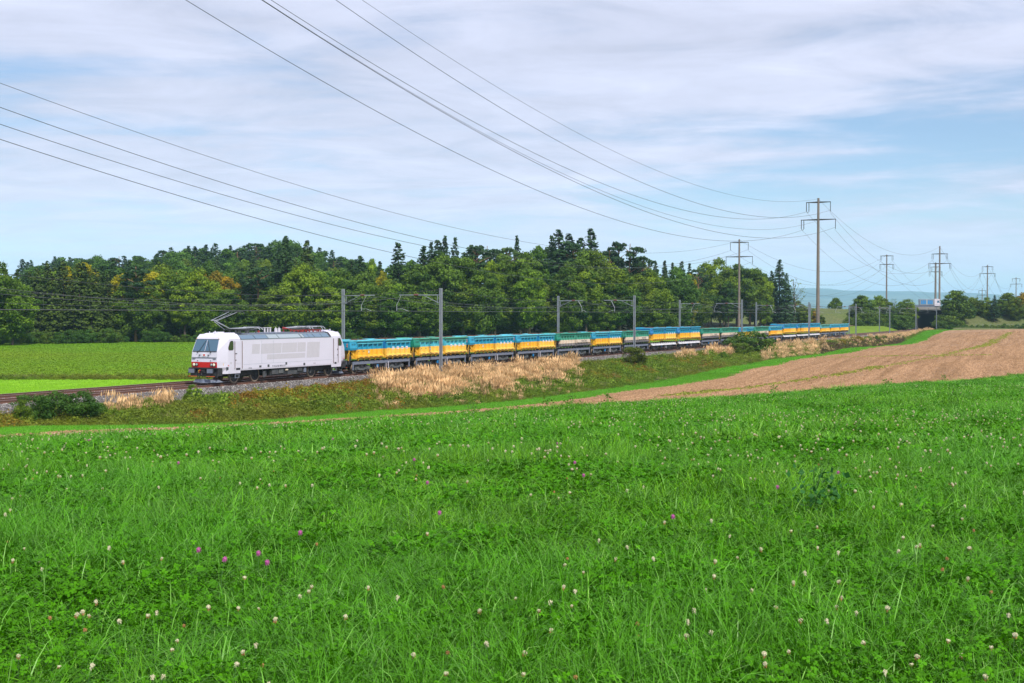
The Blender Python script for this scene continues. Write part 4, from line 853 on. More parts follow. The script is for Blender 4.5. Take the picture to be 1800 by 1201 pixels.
def lorry():
    b = W(407, 0); px = lambda x: (x - 1617.5) / 37.0 * 7.7      # length along local x
    t = empty('lorry', (GX(1617.5, 472), 472, 7.75), 0); tag(t, 'white lorry with blue-panelled box body driving over the bridge', 'lorry')
    m = MB(); m.box(0, 4.9, 0, 2.4, 1.0, 3.15); m.build('box_body', M['roofgrey'], t, bevel=.03)
    for x0 in (.15, 2.65):
        f = MB(); f.box(x0, x0+2.0, -.03, 0.0, 1.2, 3.0); fo = f.build('side_panel', M['grille'], t)
        for k in range(3):
            p = MB(); xa = x0 + .12 + k*.64
            p.add([(xa, -.05, 1.4), (xa+.5, -.05, 1.35), (xa+.45, -.05, 2.3+.3*(k % 2)), (xa+.25, -.05, 2.8), (xa+.02, -.05, 2.5)], [(0,1,2,3,4)]); p.build('blue_print', M['blue2'], fo)
    m = MB(); m.prism([(5.2, .55), (7.45, .55), (7.5, 1.7), (7.2, 3.0), (6.9, 3.25), (5.2, 3.25)], 0, 2.35); co = m.build('cab', M['patch'], t, bevel=.04)
    m = MB(); m.box(6.2, 7.0, -.02, .0, 1.8, 2.6); m.build('window', M['glass'], co); m = MB(); m.add([(7.47, .15, 1.8), (7.47, 2.2, 1.8), (7.24, 2.2, 2.85), (7.24, .15, 2.85)], [(0,1,2,3)]); m.build('windscreen', M['glass'], co)
    m = MB(); m.box(0, 7.2, .2, 2.2, .6, 1.0); m.build('chassis', M['black'], t)
    for x in (1.2, 2.3, 6.4): 
        for y in (.05, 2.05): m = MB(); m.disc_y(x, y, y+.28, .5, .5, 18); m.build('wheel', M['black'], t)
lorry()
def bank(name, x0, x1, prof, mat, lean=0.0, step=4.0, nz=.3, edge=False):
    xs_ = np.linspace(x0, x1, max(6, int((x1 - x0) / step) + 1)) if not edge else np.linspace(x0, x1, max(14, int((x1 - x0) / 1.5))); V = []
    for x in xs_:
        for (y, z) in prof:
            if edge: z = z + (-1.0 - z) * max(0.0, min(1.0, (x - (x1 - 7.0)) / 7.0)) ** 1.5
            V.append((x + (y - prof[0][0]) * lean, y + .6*math.sin(x*.2), z + nz*math.sin(x*.13 + y*.2)))
    k = len(prof); Fc = [(i*k+j, (i+1)*k+j, (i+1)*k+j+1, i*k+j+1) for i in range(len(xs_)-1) for j in range(k-1)]
    o = bpy.data.objects.new(name, mesh_np(name, V, Fc, mat, smooth=True)); link(o); return tag(o, kind='structure')
M['slope'] = ground_mat('rough_grass', (.13, .17, .045), (.17, .17, .07), (.07, .10, .03), .08, 1.5, .6)
M['plot'] = ground_mat('bare_plot', (.30, .20, .12), (.34, .24, .14), (.2, .13, .08), .06, 1.2, .6)
M['verge'] = ground_mat('yellow_green_crop', (.15, .24, .015), (.20, .28, .02), (.09, .16, .01), .1, 1.2, .8)
bank('road_bank', 147, 420, [(430, -1.0), (440, .35), (447, .6), (452, 1.6), (464, 7.0), (500, 7.4), (530, 7.2)], M['slope'], lean=.4813)
bank('road_bank', 20, 138, [(452, -.6), (458, .8), (474, 6.6), (480, 7.4), (520, 7.4)], M['slope'], lean=.4813)
bank('crop_plot', 12, 67, [(300, -.55), (330, -.35), (372, .15), (398, .5)], M['verge'], lean=.4813, nz=.05, edge=True)
bank('crop_plot', 98, 114, [(398, .5), (412, .95), (430, 1.25), (452, 1.3)], M['verge'], lean=.4813, nz=.04, edge=True)
bank('bare_plot', 60, 98.3, [(398, .5), (412, 1.0), (440, 1.45), (452, 1.2)], M['plot'], lean=.4813, nz=.04)
f = empty('wire_fence', (162, 446, .4)); tag(f, 'wire mesh fence with thin posts below the road bank right of the bridge', 'fence')
for x in np.arange(0, 40, 2.5): m = MB(); m.tube([(x, 0, 0), (x, 0, 1.5)], .05, 5); m.build('post', M['steel'], f)
for z in (.4, .8, 1.2, 1.45): m = MB(); m.tube([(0, 0, z), (38, 0, z)], .012, 3); m.build('wire_strand', M['steel'], f)
# ------------------------------------------------------------------ far hills
def hills():
    M['hill'] = ground_mat('far_hill', (.03, .07, .06), (.20, .26, .20), (.05, .10, .08), .0022, .009, .2)
    xs_ = np.linspace(-7500, 13500, 200); ys_ = np.linspace(7000, 14000, 30); XX, YY = np.meshgrid(xs_, ys_)
    r = np.random.default_rng(3); prof = np.zeros_like(xs_)
    for k, a in ((3, 14), (7, 8), (13, 6), (29, 4), (61, 2.5)): prof += a*1.4*np.sin(xs_/21000*2*np.pi*k + r.uniform(0, 6))
    prof += np.interp(xs_, [-7500, 2200, 3500, 5200, 13500], [215, 235, 225, 195, 155])
    ridge = np.clip((YY - 7000)/5000, 0, 1); ridge = ridge*ridge*(3-2*ridge)
    mid = 52*np.exp(-((YY-8300)/700)**2)*(1+.3*np.sin(XX/700))
    ZZ = -4.1 + ridge*prof[None, :] + mid + 5*np.sin(XX/170)*np.sin(YY/210)*ridge
    b = 200; i = (np.arange(29)[:, None]*b + np.arange(199)[None]).ravel()
    o = bpy.data.objects.new('hills', mesh_np('hills', np.stack([XX, YY, ZZ], -1).reshape(-1, 3), np.stack([i, i+1, i+b+1, i+b], 1), M['hill'], smooth=True)); link(o); tag(o, kind='structure')
hills()
# ------------------------------------------------------------------ trees
def rv(n): 
    v = RNG.normal(size=(n, 3)); return v / np.linalg.norm(v, axis=1, keepdims=True)
def leaf_quads(P, Nrm, size, jitter=.55, asp=1.0):
    """quads centred at P, roughly facing Nrm"""
    n = len(P); d = Nrm + RNG.normal(size=(n, 3)) * jitter; d /= np.linalg.norm(d, axis=1, keepdims=True)
    a = np.cross(d, rv(n)); a /= np.linalg.norm(a, axis=1, keepdims=True); b = np.cross(d, a)
    s = (size * RNG.uniform(.6, 1.35, n))[:, None]
    V = np.stack([P - a*s, P - b*s*asp*.8, P + a*s, P + b*s*asp*.8], 1).reshape(-1, 3)
    return V, np.arange(n*4).reshape(-1, 4)
def limb_mesh(MBo, p, q, r0, r1, n=6): MBo.tube([p, (Vector(p)+Vector(q))/2 + Vector((random.uniform(-.15,.15), random.uniform(-.15,.15), 0)), q], r0, n, 0, r2=r1)
def dec_crown(H, Rr, base, nl, nleaf, size, seed, lob=(1.1, 2.1), flat=1.0, top=1.0):
    global RNG
    RNG = np.random.default_rng(seed); cen = []
    cz = (H + base) / 2; hz = (H - base) / 2
    while len(cen) < nl:
        p = RNG.uniform(-1, 1, 3); r = np.linalg.norm(p * [1, 1, 1])
        if r > 1 or r < .35 or (p[2] < -.1 and RNG.random() < .1): continue
        w = 1 - .25 * max(0, p[2]) ** 2 * top
        cen.append([p[0]*Rr*.86*w, p[1]*Rr*.86*w, cz + p[2]*hz*.88])
    cen = np.array(cen); rad = RNG.uniform(*lob, nl) * Rr / 5.0
    Vs, Fs, Ts = [], [], []; b = 0
    for c, r in zip(cen, rad):
        m = int(nleaf * (r*5/Rr/1.6)**2); d = rv(m); d[:, 2] = np.abs(d[:, 2]) * .85 + d[:, 2] * .15 if False else d[:, 2]
        out = c - np.array([0, 0, cz]); out /= (np.linalg.norm(out) + .1)
        keep = (d @ out > -.35) | (d[:, 2] > .2); d = d[keep]
        rr = r * RNG.uniform(.60, 1.12, len(d))[:, None] * (1 + .28*np.sin(d[:, :1]*5 + c[0]) * np.cos(d[:, 1:2]*6 + c[1]))
        P = c + d * rr * np.array([1, 1, .72*flat]); V, Fq = leaf_quads(P, d, size)
        t = np.clip(RNG.normal(.5, .22) + RNG.normal(0, .15, len(P)), 0, 1)
        Vs.append(V); Fs.append(Fq + b); b += len(V); Ts.append(np.repeat(t, 4))
    return np.concatenate(Vs), np.concatenate(Fs), np.concatenate(Ts), cen
M['leaf'] = leaf_mat('leaves', (.013, .052, .006), (.150, .250, .015), .14, .65)
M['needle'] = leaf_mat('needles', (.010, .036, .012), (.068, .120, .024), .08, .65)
M['bushleaf'] = leaf_mat('bush_leaves', (.040, .105, .008), (.12, .21, .02), .2, .65)
PR = {}
def proto(kind, trunk_mb, crown, tm, lm):
    t = trunk_mb.mesh(kind + '_trunk', M[tm]); c = mesh_np(kind + '_crown', crown[0], crown[1], M[lm], col=crown[2]); PR.setdefault(kind, []).append((t, c))
for sd in range(6):                                    # broad-leaved trees, nominal 20 m
    random.seed(sd); base = [3.5, 2.0, 5.0, 1.5, 4.0, 2.5][sd]; Rr = [5.2, 4.6, 4.4, 5.6, 5.0, 4.2][sd]
    cr = dec_crown(20, Rr, base, 105, 300, .23, 100 + sd, (.75, 1.75)); m = MB(); m.tube([(0, 0, -1), (.1, 0, base + 3), (.2, .1, 13)], .38, 8, r2=.10)
    for c in cr[3][:16]: limb_mesh(m, (0.1, 0, max(base, c[2]*.55)), tuple(c), .13, .03, 5)
    proto('broadleaf', m, cr, 'bark', 'leaf')
def spruce(H, Rb, base, seed, droop=.35, n_w=46, dens=1.0, size=.22):
    global RNG
    RNG = np.random.default_rng(seed); Ps, Ns, Ts = [], [], []
    for k in range(n_w):
        u = (k + RNG.uniform(-.3, .3)) / n_w; z = base + (H - base) * u; L_ = Rb * (1 - u) ** .85 * RNG.uniform(.72, 1.12) + .15
        nb = int(9 + 6 * (1 - u))
        for j in range(nb):
            a = RNG.uniform(0, 2*np.pi); l = L_ * RNG.uniform(.65, 1.15); npt = max(3, int(l * 6.5 * dens)); r = np.sqrt(RNG.uniform(.05, 1, npt)) * l
            up = .20 * (1 if u > .6 else 0); zz = z - droop * r ** 1.15 * .6 + up * r + RNG.normal(0, .12, npt) ; w = RNG.normal(0, .16 + .10*l*.3, npt) * (r / l)
            x = np.cos(a)*r - np.sin(a)*w; y = np.sin(a)*r + np.cos(a)*w; Ps.append(np.stack([x, y, zz], 1))
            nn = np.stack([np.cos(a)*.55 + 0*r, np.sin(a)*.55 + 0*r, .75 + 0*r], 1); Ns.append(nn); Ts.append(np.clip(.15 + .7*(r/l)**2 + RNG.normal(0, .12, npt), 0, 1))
    P = np.concatenate(Ps); V, Fq = leaf_quads(P, np.concatenate(Ns), size, .45, 1.0); return V, Fq, np.repeat(np.concatenate(Ts), 4), None
for sd, (Rb, base) in enumerate(((4.2, 1.0), (3.5, 2.5), (4.8, .6), (3.0, 5.0))):
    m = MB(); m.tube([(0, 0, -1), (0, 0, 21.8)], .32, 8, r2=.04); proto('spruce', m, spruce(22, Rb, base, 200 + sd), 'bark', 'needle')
for sd in range(2):                                    # scots pines: bare stem, cloudy top
    random.seed(40 + sd); cr = dec_crown(20, 3.6, 10.5 if sd == 0 else 13, 22, 200, .22, 300 + sd, (.9, 1.6), .7); m = MB(); m.tube([(0, 0, -1), (.3, .1, 8), (.1, .2, 14), (.3, 0, 19)], .27, 8, r2=.07)
    for c in cr[3]: limb_mesh(m, (.15, .1, c[2] - 1.4), tuple(c), .09, .03, 5)
    for z in (6.5, 8, 9.2): m.tube([(.2, .1, z), (1.3*math.cos(z*3), 1.3*math.sin(z*3), z+.2)], .03, 4)
    proto('pine', m, cr, 'pinebark', 'needle')
random.seed(50); cr = dec_crown(14, 3.0, 4, 26, 26, .16, 400, (.7, 1.3)); m = MB(); m.tube([(0, 0, -1), (0, 0, 7), (.2, 0, 13)], .22, 7, r2=.04)
for c in cr[3]: limb_mesh(m, (0, 0, max(3.5, c[2] - 2.5)), tuple(c), .07, .015, 4); limb_mesh(m, tuple(c), (c[0]*1.25, c[1]*1.25, c[2] + .9), .03, .008, 4)
for c in cr[3]: limb_mesh(m, tuple(c), (c[0]*1.1 + .6, c[1]*1.2 - .3, c[2] + 1.1), .025, .008, 4)
proto('bare_tree', m, cr, 'bark', 'leaf')
for sd in range(3):                                    # poplar-like upright, nominal 14 m
    cr = dec_crown(14, 2.9, .2, 120, 170, .19, 500 + sd, (1.1, 2.0), 1.3); m = MB(); m.tube([(0, 0, -1), (0, 0, 10)], .2, 7, r2=.05); m.tube([(.9, -1.8, -.5), (.9, -1.9, 3)], .08, 5); m.tube([(.2, -2.0, -.5), (.2, -2.0, 3)], .08, 5)
    proto('upright_tree', m, cr, 'bark', 'leaf')
for sd in range(4):                                    # bushes, nominal 3 m
    cr = dec_crown(3, 1.9, -.35, 46, 240, .075, 600 + sd, (.8, 1.6)); m = MB()
    for k in range(7): a = k*.9; m.tube([(0, 0, -.3), (.5*math.cos(a), .5*math.sin(a), 1.2), (1.1*math.cos(a), 1.1*math.sin(a), 2.3)], .04, 5, r2=.01)
    proto('bush', m, cr, 'bark', 'bushleaf')
used_names = {}
def plant(kind, name, X, Y, z, H, width, tint, label, cat, group, v=None, rz=None):
    lst = PR[kind]; tm, cm = lst[(v if v is not None else random.randrange(len(lst))) % len(lst)]
    nomH = {'broadleaf': 20, 'spruce': 22, 'pine': 20, 'bare_tree': 14, 'upright_tree': 14, 'bush': 3}[kind]
    t = empty(name, (X, Y, z), rz if rz is not None else random.uniform(0, 6.28)); sz = H / nomH; t.scale = (sz*width, sz*width, sz)
    a = bpy.data.objects.new('trunk' if kind != 'bush' else 'stems', tm); link(a, t); c = bpy.data.objects.new('crown' if kind != 'bush' else 'foliage', cm); link(c, t); c.color = (*tint, 1)
    return tag(t, label, cat, group)
T = {'green': (1, 1, 1), 'dark green': (.62, .78, .85), 'yellow-green': (1.6, 1.38, .7), 'olive': (1.22, 1.05, .8), 'golden': (3.4, 1.75, .55), 'orange': (5.0, 1.6, .5), 'bright green': (1.3, 1.3, .8),
     'blue-green': (.8, 1.0, 1.35), 'bronze': (1.15, .8, .8), 'rusty': (3.0, 1.2, .8), 'pale green': (1.7, 1.6, 1.7)}
def ground_at(X, Y):
    if Y > 262 and X < 160 and Y < 700: return float(knoll(X, Y))
    return -.5
marks = [(60, 'at the far left edge'), (200, 'on the left'), (330, 'left of the pantograph'), (440, 'behind the pantograph'), (600, 'behind the locomotive roof'), (730, 'behind the first wagon'), (830, 'behind the second wagon'), (910, 'behind the third wagon'), (980, 'behind the fourth wagon'),
         (1045, 'behind the fifth wagon'), (1100, 'behind the sixth wagon'), (1150, 'behind the seventh wagon'), (1200, 'behind the eighth wagon'), (1235, 'behind the ninth wagon'), (1270, 'behind the tenth wagon'), (1300, 'behind the eleventh wagon'), (1330, 'behind the twelfth wagon'), (1360, 'behind the thirteenth wagon'), (1480, 'near the nearest power pole'), (2000, 'near the bridge')]
def where_x(x):
    for a, b_ in marks:
        if x < a: return b_
def edgeZ(x): return float(np.interp(x, [-60, 60, 200, 600, 900, 1100, 1195, 1240, 1350, 1420], [236, 255, 262, 278, 300, 318, 340, 418, 424, 424]))
pend = []
def tree(x, ytop, kind, tc, dz=0.0, width=1.0, v=None, rowname='front'):
    Z = edgeZ(x) + dz; X = GX(x, Z); z = ground_at(X, Z); H = zy(ytop, Z) - z; pend.append([x, Z, kind, tc, X, z, H, width, v, rowname])
KN = {'broadleaf': 'broad-leaved tree', 'spruce': 'spruce', 'pine': 'pine', 'bare_tree': 'half-bare tree', 'upright_tree': 'upright tree'}
# the ones the photograph lets one pick out (x, top y)
for a in [(-12,455,'broadleaf','green',-10,1.1,0),(22,487,'broadleaf','bright green',-14,.9,3),(60,487,'spruce','dark green',12,1.0),(84,462,'spruce','olive',0,1.25,2),(112,458,'spruce','olive',3,1.2,0),(140,462,'spruce','yellow-green',2,1.15,2),(168,470,'spruce','olive',-2,1.2,0),(190,482,'spruce','olive',0,1.25,2),
          (152,455,'broadleaf','golden',10,.8,1),(118,466,'broadleaf','golden',12,.8,2),(238,462,'pine','blue-green',-2,1.5,0),(214,474,'broadleaf','golden',7,.8,1),(222,500,'broadleaf','green',-1,.9,3),(268,470,'broadleaf','golden',5,.9,4),(262,500,'broadleaf','green',-3,.9,3),(292,468,'broadleaf','yellow-green',4,.95,2),(318,468,'broadleaf','green',0,.95,5),
          (312,474,'broadleaf','orange',6,.7,1),(325,494,'broadleaf','yellow-green',-5,.9,2),(345,470,'broadleaf','yellow-green',0,1.0,0),(352,470,'broadleaf','orange',6,.7,1),(380,474,'broadleaf','rusty',5,.8,2),(402,480,'broadleaf','rusty',6,.7,1),(385,502,'broadleaf','yellow-green',-4,.9,5),(345,496,'broadleaf','green',-5,.8,4),(362,512,'broadleaf','bright green',-6,.8,3),(425,478,'spruce','dark green',8,1.2,1),(455,466,'pine','blue-green',2,1.3,1),(432,530,'spruce','dark green',0,1.0,0),
          (503,414,'spruce','dark green',14,1.0,2),(486,440,'spruce','blue-green',16,.9,0),(540,422,'spruce','olive',14,1.1,2),(520,455,'spruce','olive',9,.9,0),(530,462,'broadleaf','yellow-green',0,1.0,0),(560,468,'broadleaf','bright green',2,1.0,4),(500,492,'broadleaf','yellow-green',-3,1.0,3),(478,508,'broadleaf','olive',-3,.8,5),(580,500,'broadleaf','yellow-green',-4,.9,1),
          (605,472,'broadleaf','green',0,1.1,3),(640,478,'broadleaf','green',0,1.1,0),(634,449,'spruce','dark green',16,1.3,2),(668,458,'spruce','dark green',14,.9,1),(655,452,'broadleaf','pale green',20,.6,2),(700,425,'spruce','dark green',14,1.15,0),(682,485,'broadleaf','olive',-2,.9,1),(690,492,'broadleaf','bright green',-4,.9,4),(672,474,'broadleaf','golden',4,.5,2),
          (722,450,'broadleaf','dark green',8,1.0,5),(735,462,'broadleaf','green',-2,1.1,2),(758,424,'spruce','dark green',16,.8,1),(782,414,'spruce','dark green',14,.85,3),(800,416,'spruce','dark green',16,.8,1),(775,446,'broadleaf','green',0,1.2,0),(812,442,'broadleaf','green',2,1.1,4),(838,428,'pine','blue-green',8,1.3,1),(854,424,'pine','dark green',12,1.0,0),
          (864,450,'broadleaf','yellow-green',-4,.75,5),(850,470,'broadleaf','green',-6,.9,3),(885,438,'broadleaf','green',6,1.0,1),(909,414,'spruce','dark green',18,.7,3),(895,430,'pine','pale green',12,.9,1),(925,440,'broadleaf','green',0,1.1,2),(950,424,'broadleaf','dark green',6,1.1,5),(930,470,'broadleaf','bright green',-8,.9,0),
          (982,403,'spruce','blue-green',10,1.2,2),(970,412,'spruce','dark green',14,.8,0),(1006,420,'pine','blue-green',12,1.2,1),(1038,401,'spruce','blue-green',10,1.2,2),(1022,436,'broadleaf','green',0,1.2,3),(1052,438,'broadleaf','olive',-3,1.1,0),(1030,470,'broadleaf','yellow-green',-6,1.0,4),(1000,462,'broadleaf','green',-8,1.1,1),
          (1072,427,'pine','blue-green',6,1.0,0),(1086,420,'pine','dark green',8,.8,1),(1105,420,'pine','dark green',4,.95,0),(1130,446,'pine','blue-green',6,1.0,1),(1090,470,'broadleaf','yellow-green',-4,1.1,2),(1070,480,'broadleaf','green',-6,1.0,5),(1120,480,'broadleaf','olive',-4,1.0,0),(1148,474,'broadleaf','yellow-green',-6,.9,3),
          (1152,458,'spruce','dark green',22,.8,3),(1168,457,'spruce','dark green',20,.8,1),(1182,461,'spruce','dark green',18,.8,3),(1198,458,'spruce','dark green',18,.9,0),(1212,462,'spruce','dark green',16,.9,1),(1190,482,'broadleaf','dark green',0,1.1,4),(1214,476,'broadleaf','golden',2,.5,1),
          (1240,460,'broadleaf','yellow-green',-4,1.1,0),(1266,452,'broadleaf','yellow-green',-4,1.15,3),(1226,470,'pine','dark green',8,1.0,1),(1296,462,'broadleaf','green',-2,1.2,2),(1318,464,'broadleaf','green',-6,1.2,4),(1336,480,'broadleaf','yellow-green',-8,1.0,0),(1280,490,'broadleaf','dark green',-12,.9,5),(1345,505,'broadleaf','bright green',-10,.7,1),
          (1370,456,'spruce','dark green',0,1.15,2),(1356,475,'spruce','dark green',6,.9,0),(1382,480,'spruce','blue-green',-4,1.0,2),(1396,486,'bare_tree','olive',-2,1.1,0),(1404,528,'broadleaf','olive',4,.8,3),(1416,536,'broadleaf','yellow-green',0,.9,1),(1432,545,'broadleaf','rusty',4,.8,2),(1445,552,'broadleaf','olive',2,.8,5),(1424,540,'broadleaf','green',30,1.0,4)]:
    tree(*a)
# extra conifers on the left and along the skyline
for a in [(46,478,'spruce','dark green',2,1.15,2),(66,470,'spruce','olive',-4,1.1,0),(92,480,'spruce','yellow-green',-5,1.1,2),(104,468,'spruce','dark green',6,1.0,1),(130,476,'spruce','olive',-6,1.15,0),(148,462,'spruce','dark green',7,1.0,2),(161,482,'spruce','yellow-green',-6,1.1,0),(180,466,'spruce','dark green',6,1.0,1),
          (200,455,'spruce','blue-green',10,1.0,2),(228,458,'spruce','dark green',12,1.0,0),(252,470,'spruce','dark green',6,.9,1),(440,472,'spruce','dark green',5,1.1,2),(618,456,'spruce','dark green',14,1.2,0),(745,432,'spruce','dark green',12,1.2,2),(770,420,'spruce','dark green',15,1.2,0),(828,430,'spruce','dark green',14,1.2,2),(1000,410,'spruce','dark green',14,1.2,2),(1020,416,'spruce','blue-green',14,1.2,0)]:
    tree(*a)
# lower trees closing the edge of the wood
random.seed(77)
x = -40
while x < 1350:
    if not (205 < x < 250 or 60 < x < 200): tree(x, random.uniform(502, 535) if x < 600 else random.uniform(490, 525), 'broadleaf', random.choice(['green', 'dark green', 'dark green', 'green', 'olive']), random.uniform(-6, 4), random.uniform(.9, 1.25), rowname='low')
    x += random.uniform(20, 30)
# second row filling the body of the wood
x = -30
while x < 1350:
    tl = float(np.interp(x, [0, 200, 480, 600, 750, 950, 1100, 1200, 1350], [468, 462, 470, 475, 448, 436, 452, 468, 474]))
    tree(x, tl + random.uniform(-4, 16), random.choice(['broadleaf', 'broadleaf', 'spruce', 'broadleaf'] if x > 240 else ['spruce', 'spruce', 'broadleaf']), random.choice(['dark green', 'green', 'dark green', 'blue-green', 'olive']), random.uniform(12, 22), random.uniform(.9, 1.2), rowname='second')
    x += random.uniform(17, 25)
# the wooded knoll behind on the left
def kn(x, ytop, Z, kind, tc, w=1.0): X = GX(x, Z); z = ground_at(X, Z); pend.append([x, Z, kind, tc, X, z, zy(ytop, Z) - z, w, None, 'knoll'])
for x in np.arange(40, 660, 9.0):
    top = float(np.interp(x, [40, 120, 200, 280, 300, 330, 390, 420, 470, 500, 560, 600, 660], [458, 450, 450, 448, 434, 432, 428, 430, 424, 420, 432, 450, 462]))
    kn(x + random.uniform(-4, 4), top + random.uniform(-3, 8), random.uniform(455, 520), random.choice(['spruce', 'spruce', 'broadleaf', 'pine', 'broadleaf']), random.choice(['dark green', 'blue-green', 'dark green', 'blue-green']), random.uniform(1.15, 1.5))
for x in np.arange(280, 600, 15):
    top = float(np.interp(x, [280, 330, 390, 470, 560, 600], [452, 448, 446, 444, 450, 462])); kn(x + random.uniform(-5, 5), top + random.uniform(0, 10), random.uniform(405, 440), random.choice(['broadleaf', 'broadleaf', 'spruce']), random.choice(['green', 'dark green', 'blue-green', 'green', 'olive']), random.uniform(.9, 1.3))
seen = {}
rowtxt = {'front': 'at the wood edge', 'low': 'low before the wood', 'second': 'inside the wood', 'knoll': 'on the far knoll'}
pend.sort(key=lambda p: p[0])
for p in pend:
    x, Z, kind, tc, X, z, H, wd, v, rn = p
    base = f"{tc} {KN[kind]} {rowtxt[rn]}, {where_x(x)}"; seen.setdefault(base, []).append(p)
for base, L_ in seen.items():
    for k, p in enumerate(L_):
        x, Z, kind, tc, X, z, H, wd, v, rn = p
        if len(L_) == 1: lab = base
        else:
            hs = sorted(L_, key=lambda q: -q[6])
            lab = base + (', left one' if k == 0 else ', right one' if k == len(L_) - 1 else f', {ORD[k]} from left')
        plant(kind, {'broadleaf': 'broadleaf_tree', 'spruce': 'spruce_tree', 'pine': 'pine_tree', 'bare_tree': 'bare_tree', 'upright_tree': 'upright_tree'}[kind], X, Z, z - .3, H + .3, wd * (float(np.clip(18 / max(H, 6), .75, 1.3)) if kind == 'broadleaf' else 1.25 if kind == 'spruce' else 1.0), T[tc], lab, 'tree', 'trees of the wood', v)
# trees between the wood and the bridge, and right of the bridge
def far_tree(x, ytop, ybase, Z, kind, tc, w, lab, v=None):
    X = GX(x, Z); z = zy(ybase, Z); plant(kind, 'upright_tree' if kind == 'upright_tree' else 'roadside_tree', X, Z, z, zy(ytop, Z) - z, w, T[tc], lab, 'tree', 'trees along the road bank', v if v is not None else (1 if int(x) % 2 else 3))
for a in [(1468,521,566,500,'upright_tree','green',1.3,'lone rounded tree on the green slope left of the bridge',1),(1500,536,574,455,'broadleaf','green',1.1,'green tree at the left end of the row before the bridge'),(1514,517,576,452,'upright_tree','green',1.5,'tallest green tree at the left end of the row before the bridge',0),(1530,526,577,450,'broadleaf','bright green',1.2,'bright green tree second in the row before the bridge'),
          (1543,516,577,455,'upright_tree','pale green',1.0,'pointed tree right of the lone wooden roof in the row'),(1556,524,577,450,'broadleaf','olive',1.3,'olive tree behind the slim power pole in the row'),(1572,523,577,456,'bare_tree','green',1.1,'thin open tree in the row between pole and bridge'),(1583,528,578,448,'broadleaf','green',1.2,'green tree with dark foot left of the bridge'),
          (1596,525,578,449,'broadleaf','yellow-green',1.3,'yellow-green tree nearest the bridge on its left'),(1603,533,579,449,'upright_tree','green',.8,'narrow green tree touching the left side of the bridge'),(1565,540,578,446,'broadleaf','dark green',1.5,'low dark tree in front of the row before the bridge'),(1535,545,577,446,'broadleaf','dark green',1.5,'low dark tree below the bright green one'),(1498,548,574,470,'bush','green',1.6,'rounded bush at the left foot of the row'),
          (1681,508,576,452,'upright_tree','green',1.75,'tall rounded tree just right of the bridge',0),(1700,528,572,458,'broadleaf','dark green',1.2,'dark tree right beside the tall rounded one'),(1711,520,566,464,'upright_tree','olive',1.4,'olive tree under the small distant power pole'),(1722,527,566,460,'broadleaf','olive',1.3,'broad olive tree in the middle of the right-hand row'),
          (1736,522,568,458,'broadleaf','yellow-green',1.1,'yellow-green tree beneath the right power pole'),(1748,519,570,455,'spruce','dark green',1.7,'dark conical tree in the right-hand row'),(1759,524,566,460,'broadleaf','green',1.1,'green tree right of the dark conical one'),(1772,513,566,462,'upright_tree','olive',1.6,'loose-crowned olive tree near the right edge'),
          (1786,522,568,456,'broadleaf','olive',1.2,'olive tree second from the right edge'),(1692,534,568,476,'broadleaf','dark green',1.6,'dark crown filling the gap behind the tall rounded tree'),(1707,532,566,478,'broadleaf','green',1.6,'green crown behind the olive tree of the small pole'),(1729,530,566,478,'broadleaf','dark green',1.7,'dark crown behind the broad olive tree'),(1765,530,566,478,'broadleaf','dark green',1.7,'dark crown behind the conical tree and its neighbour'),(1793,530,566,476,'broadleaf','green',1.6,'green crown behind the two trees at the right edge'),(1800,512,568,458,'upright_tree','rusty',1.3,'reddish olive tree cut by the right edge'),(1668,545,580,450,'bush','olive',1.4,'olive bush against the sloping bridge wall'),(1664,560,581,446,'bush','green',1.0,'small bush low at the right side of the bridge'),
          (1440,548,572,480,'broadleaf','green',1.3,'small green tree behind the nearest power pole'),(1452,550,572,520,'broadleaf','dark green',1.4,'small dark tree left of the lone rounded tree'),(1485,552,570,560,'broadleaf','dark green',1.4,'small dark tree right of the lone rounded tree')]:
    far_tree(*a)
for k, x in enumerate((1408, 1421, 1434, 1446, 1459, 1475, 1488, 1502, 1517)): far_tree(x, 541 + (k * 7) % 4, 552, 840, 'broadleaf', ('dark green', 'green')[k % 2], 1.7, f'{ORD[k]} tree from left in the distant low row beyond the green slope')
random.seed(91)
for k, x in enumerate(np.arange(1674, 1805, 11.5)):
    tcx = random.choice(['dark green', 'green', 'olive'])
    far_tree(x, 570 + random.uniform(-2, 2), 579.5, 444, 'bush', tcx, random.uniform(1.0, 1.6), f'{tcx} low bush, {ORD[k]} from the left along the fence below the road bank')
random.seed(13)
def shrub(x, ytop, ybase, Z, tc, w, lab, grp='shrubs along the edge of the wood'):
    X = GX(x, Z); z = zy(ybase, Z); plant('bush', 'shrub', X, Y=Z, z=z - .2, H=zy(ytop, Z) - z, width=w, tint=T[tc], label=lab, cat='shrub', group=grp)
x = -30; prev = {}
sl = []
while x < 640:
    if not 238 < x < 250: sl.append((x, random.choice(['dark green', 'green', 'dark green', 'blue-green', 'olive'])))
    x += random.uniform(13, 19)
for k, (x, tc) in enumerate(sl):
    side = 'left edge' if x < 60 else 'left' if x < 160 else 'pine trunk' if x < 300 else 'locomotive nose' if x < 400 else 'locomotive roof'
    prev[(tc, side)] = prev.get((tc, side), 0) + 1; c_ = prev[(tc, side)]
    shrub(x, random.uniform(574, 590), 603.5 if x < 140 else 600, edgeZ(x) - random.uniform(6, 12), tc, random.uniform(.9, 1.4), f"{tc} shrub under the wood near the {side}, {ORD[c_-1]} from left")
for k, x in enumerate(np.arange(1494, 1596, 10.5)):
    tc = random.choice(['dark green', 'green', 'olive']); shrub(x, random.uniform(546, 558), 579, 444, tc, random.uniform(.9, 1.2), f"{tc} shrub, {ORD[k]} from left, closing the row of trees before the bridge", 'shrubs under the trees by the bridge')
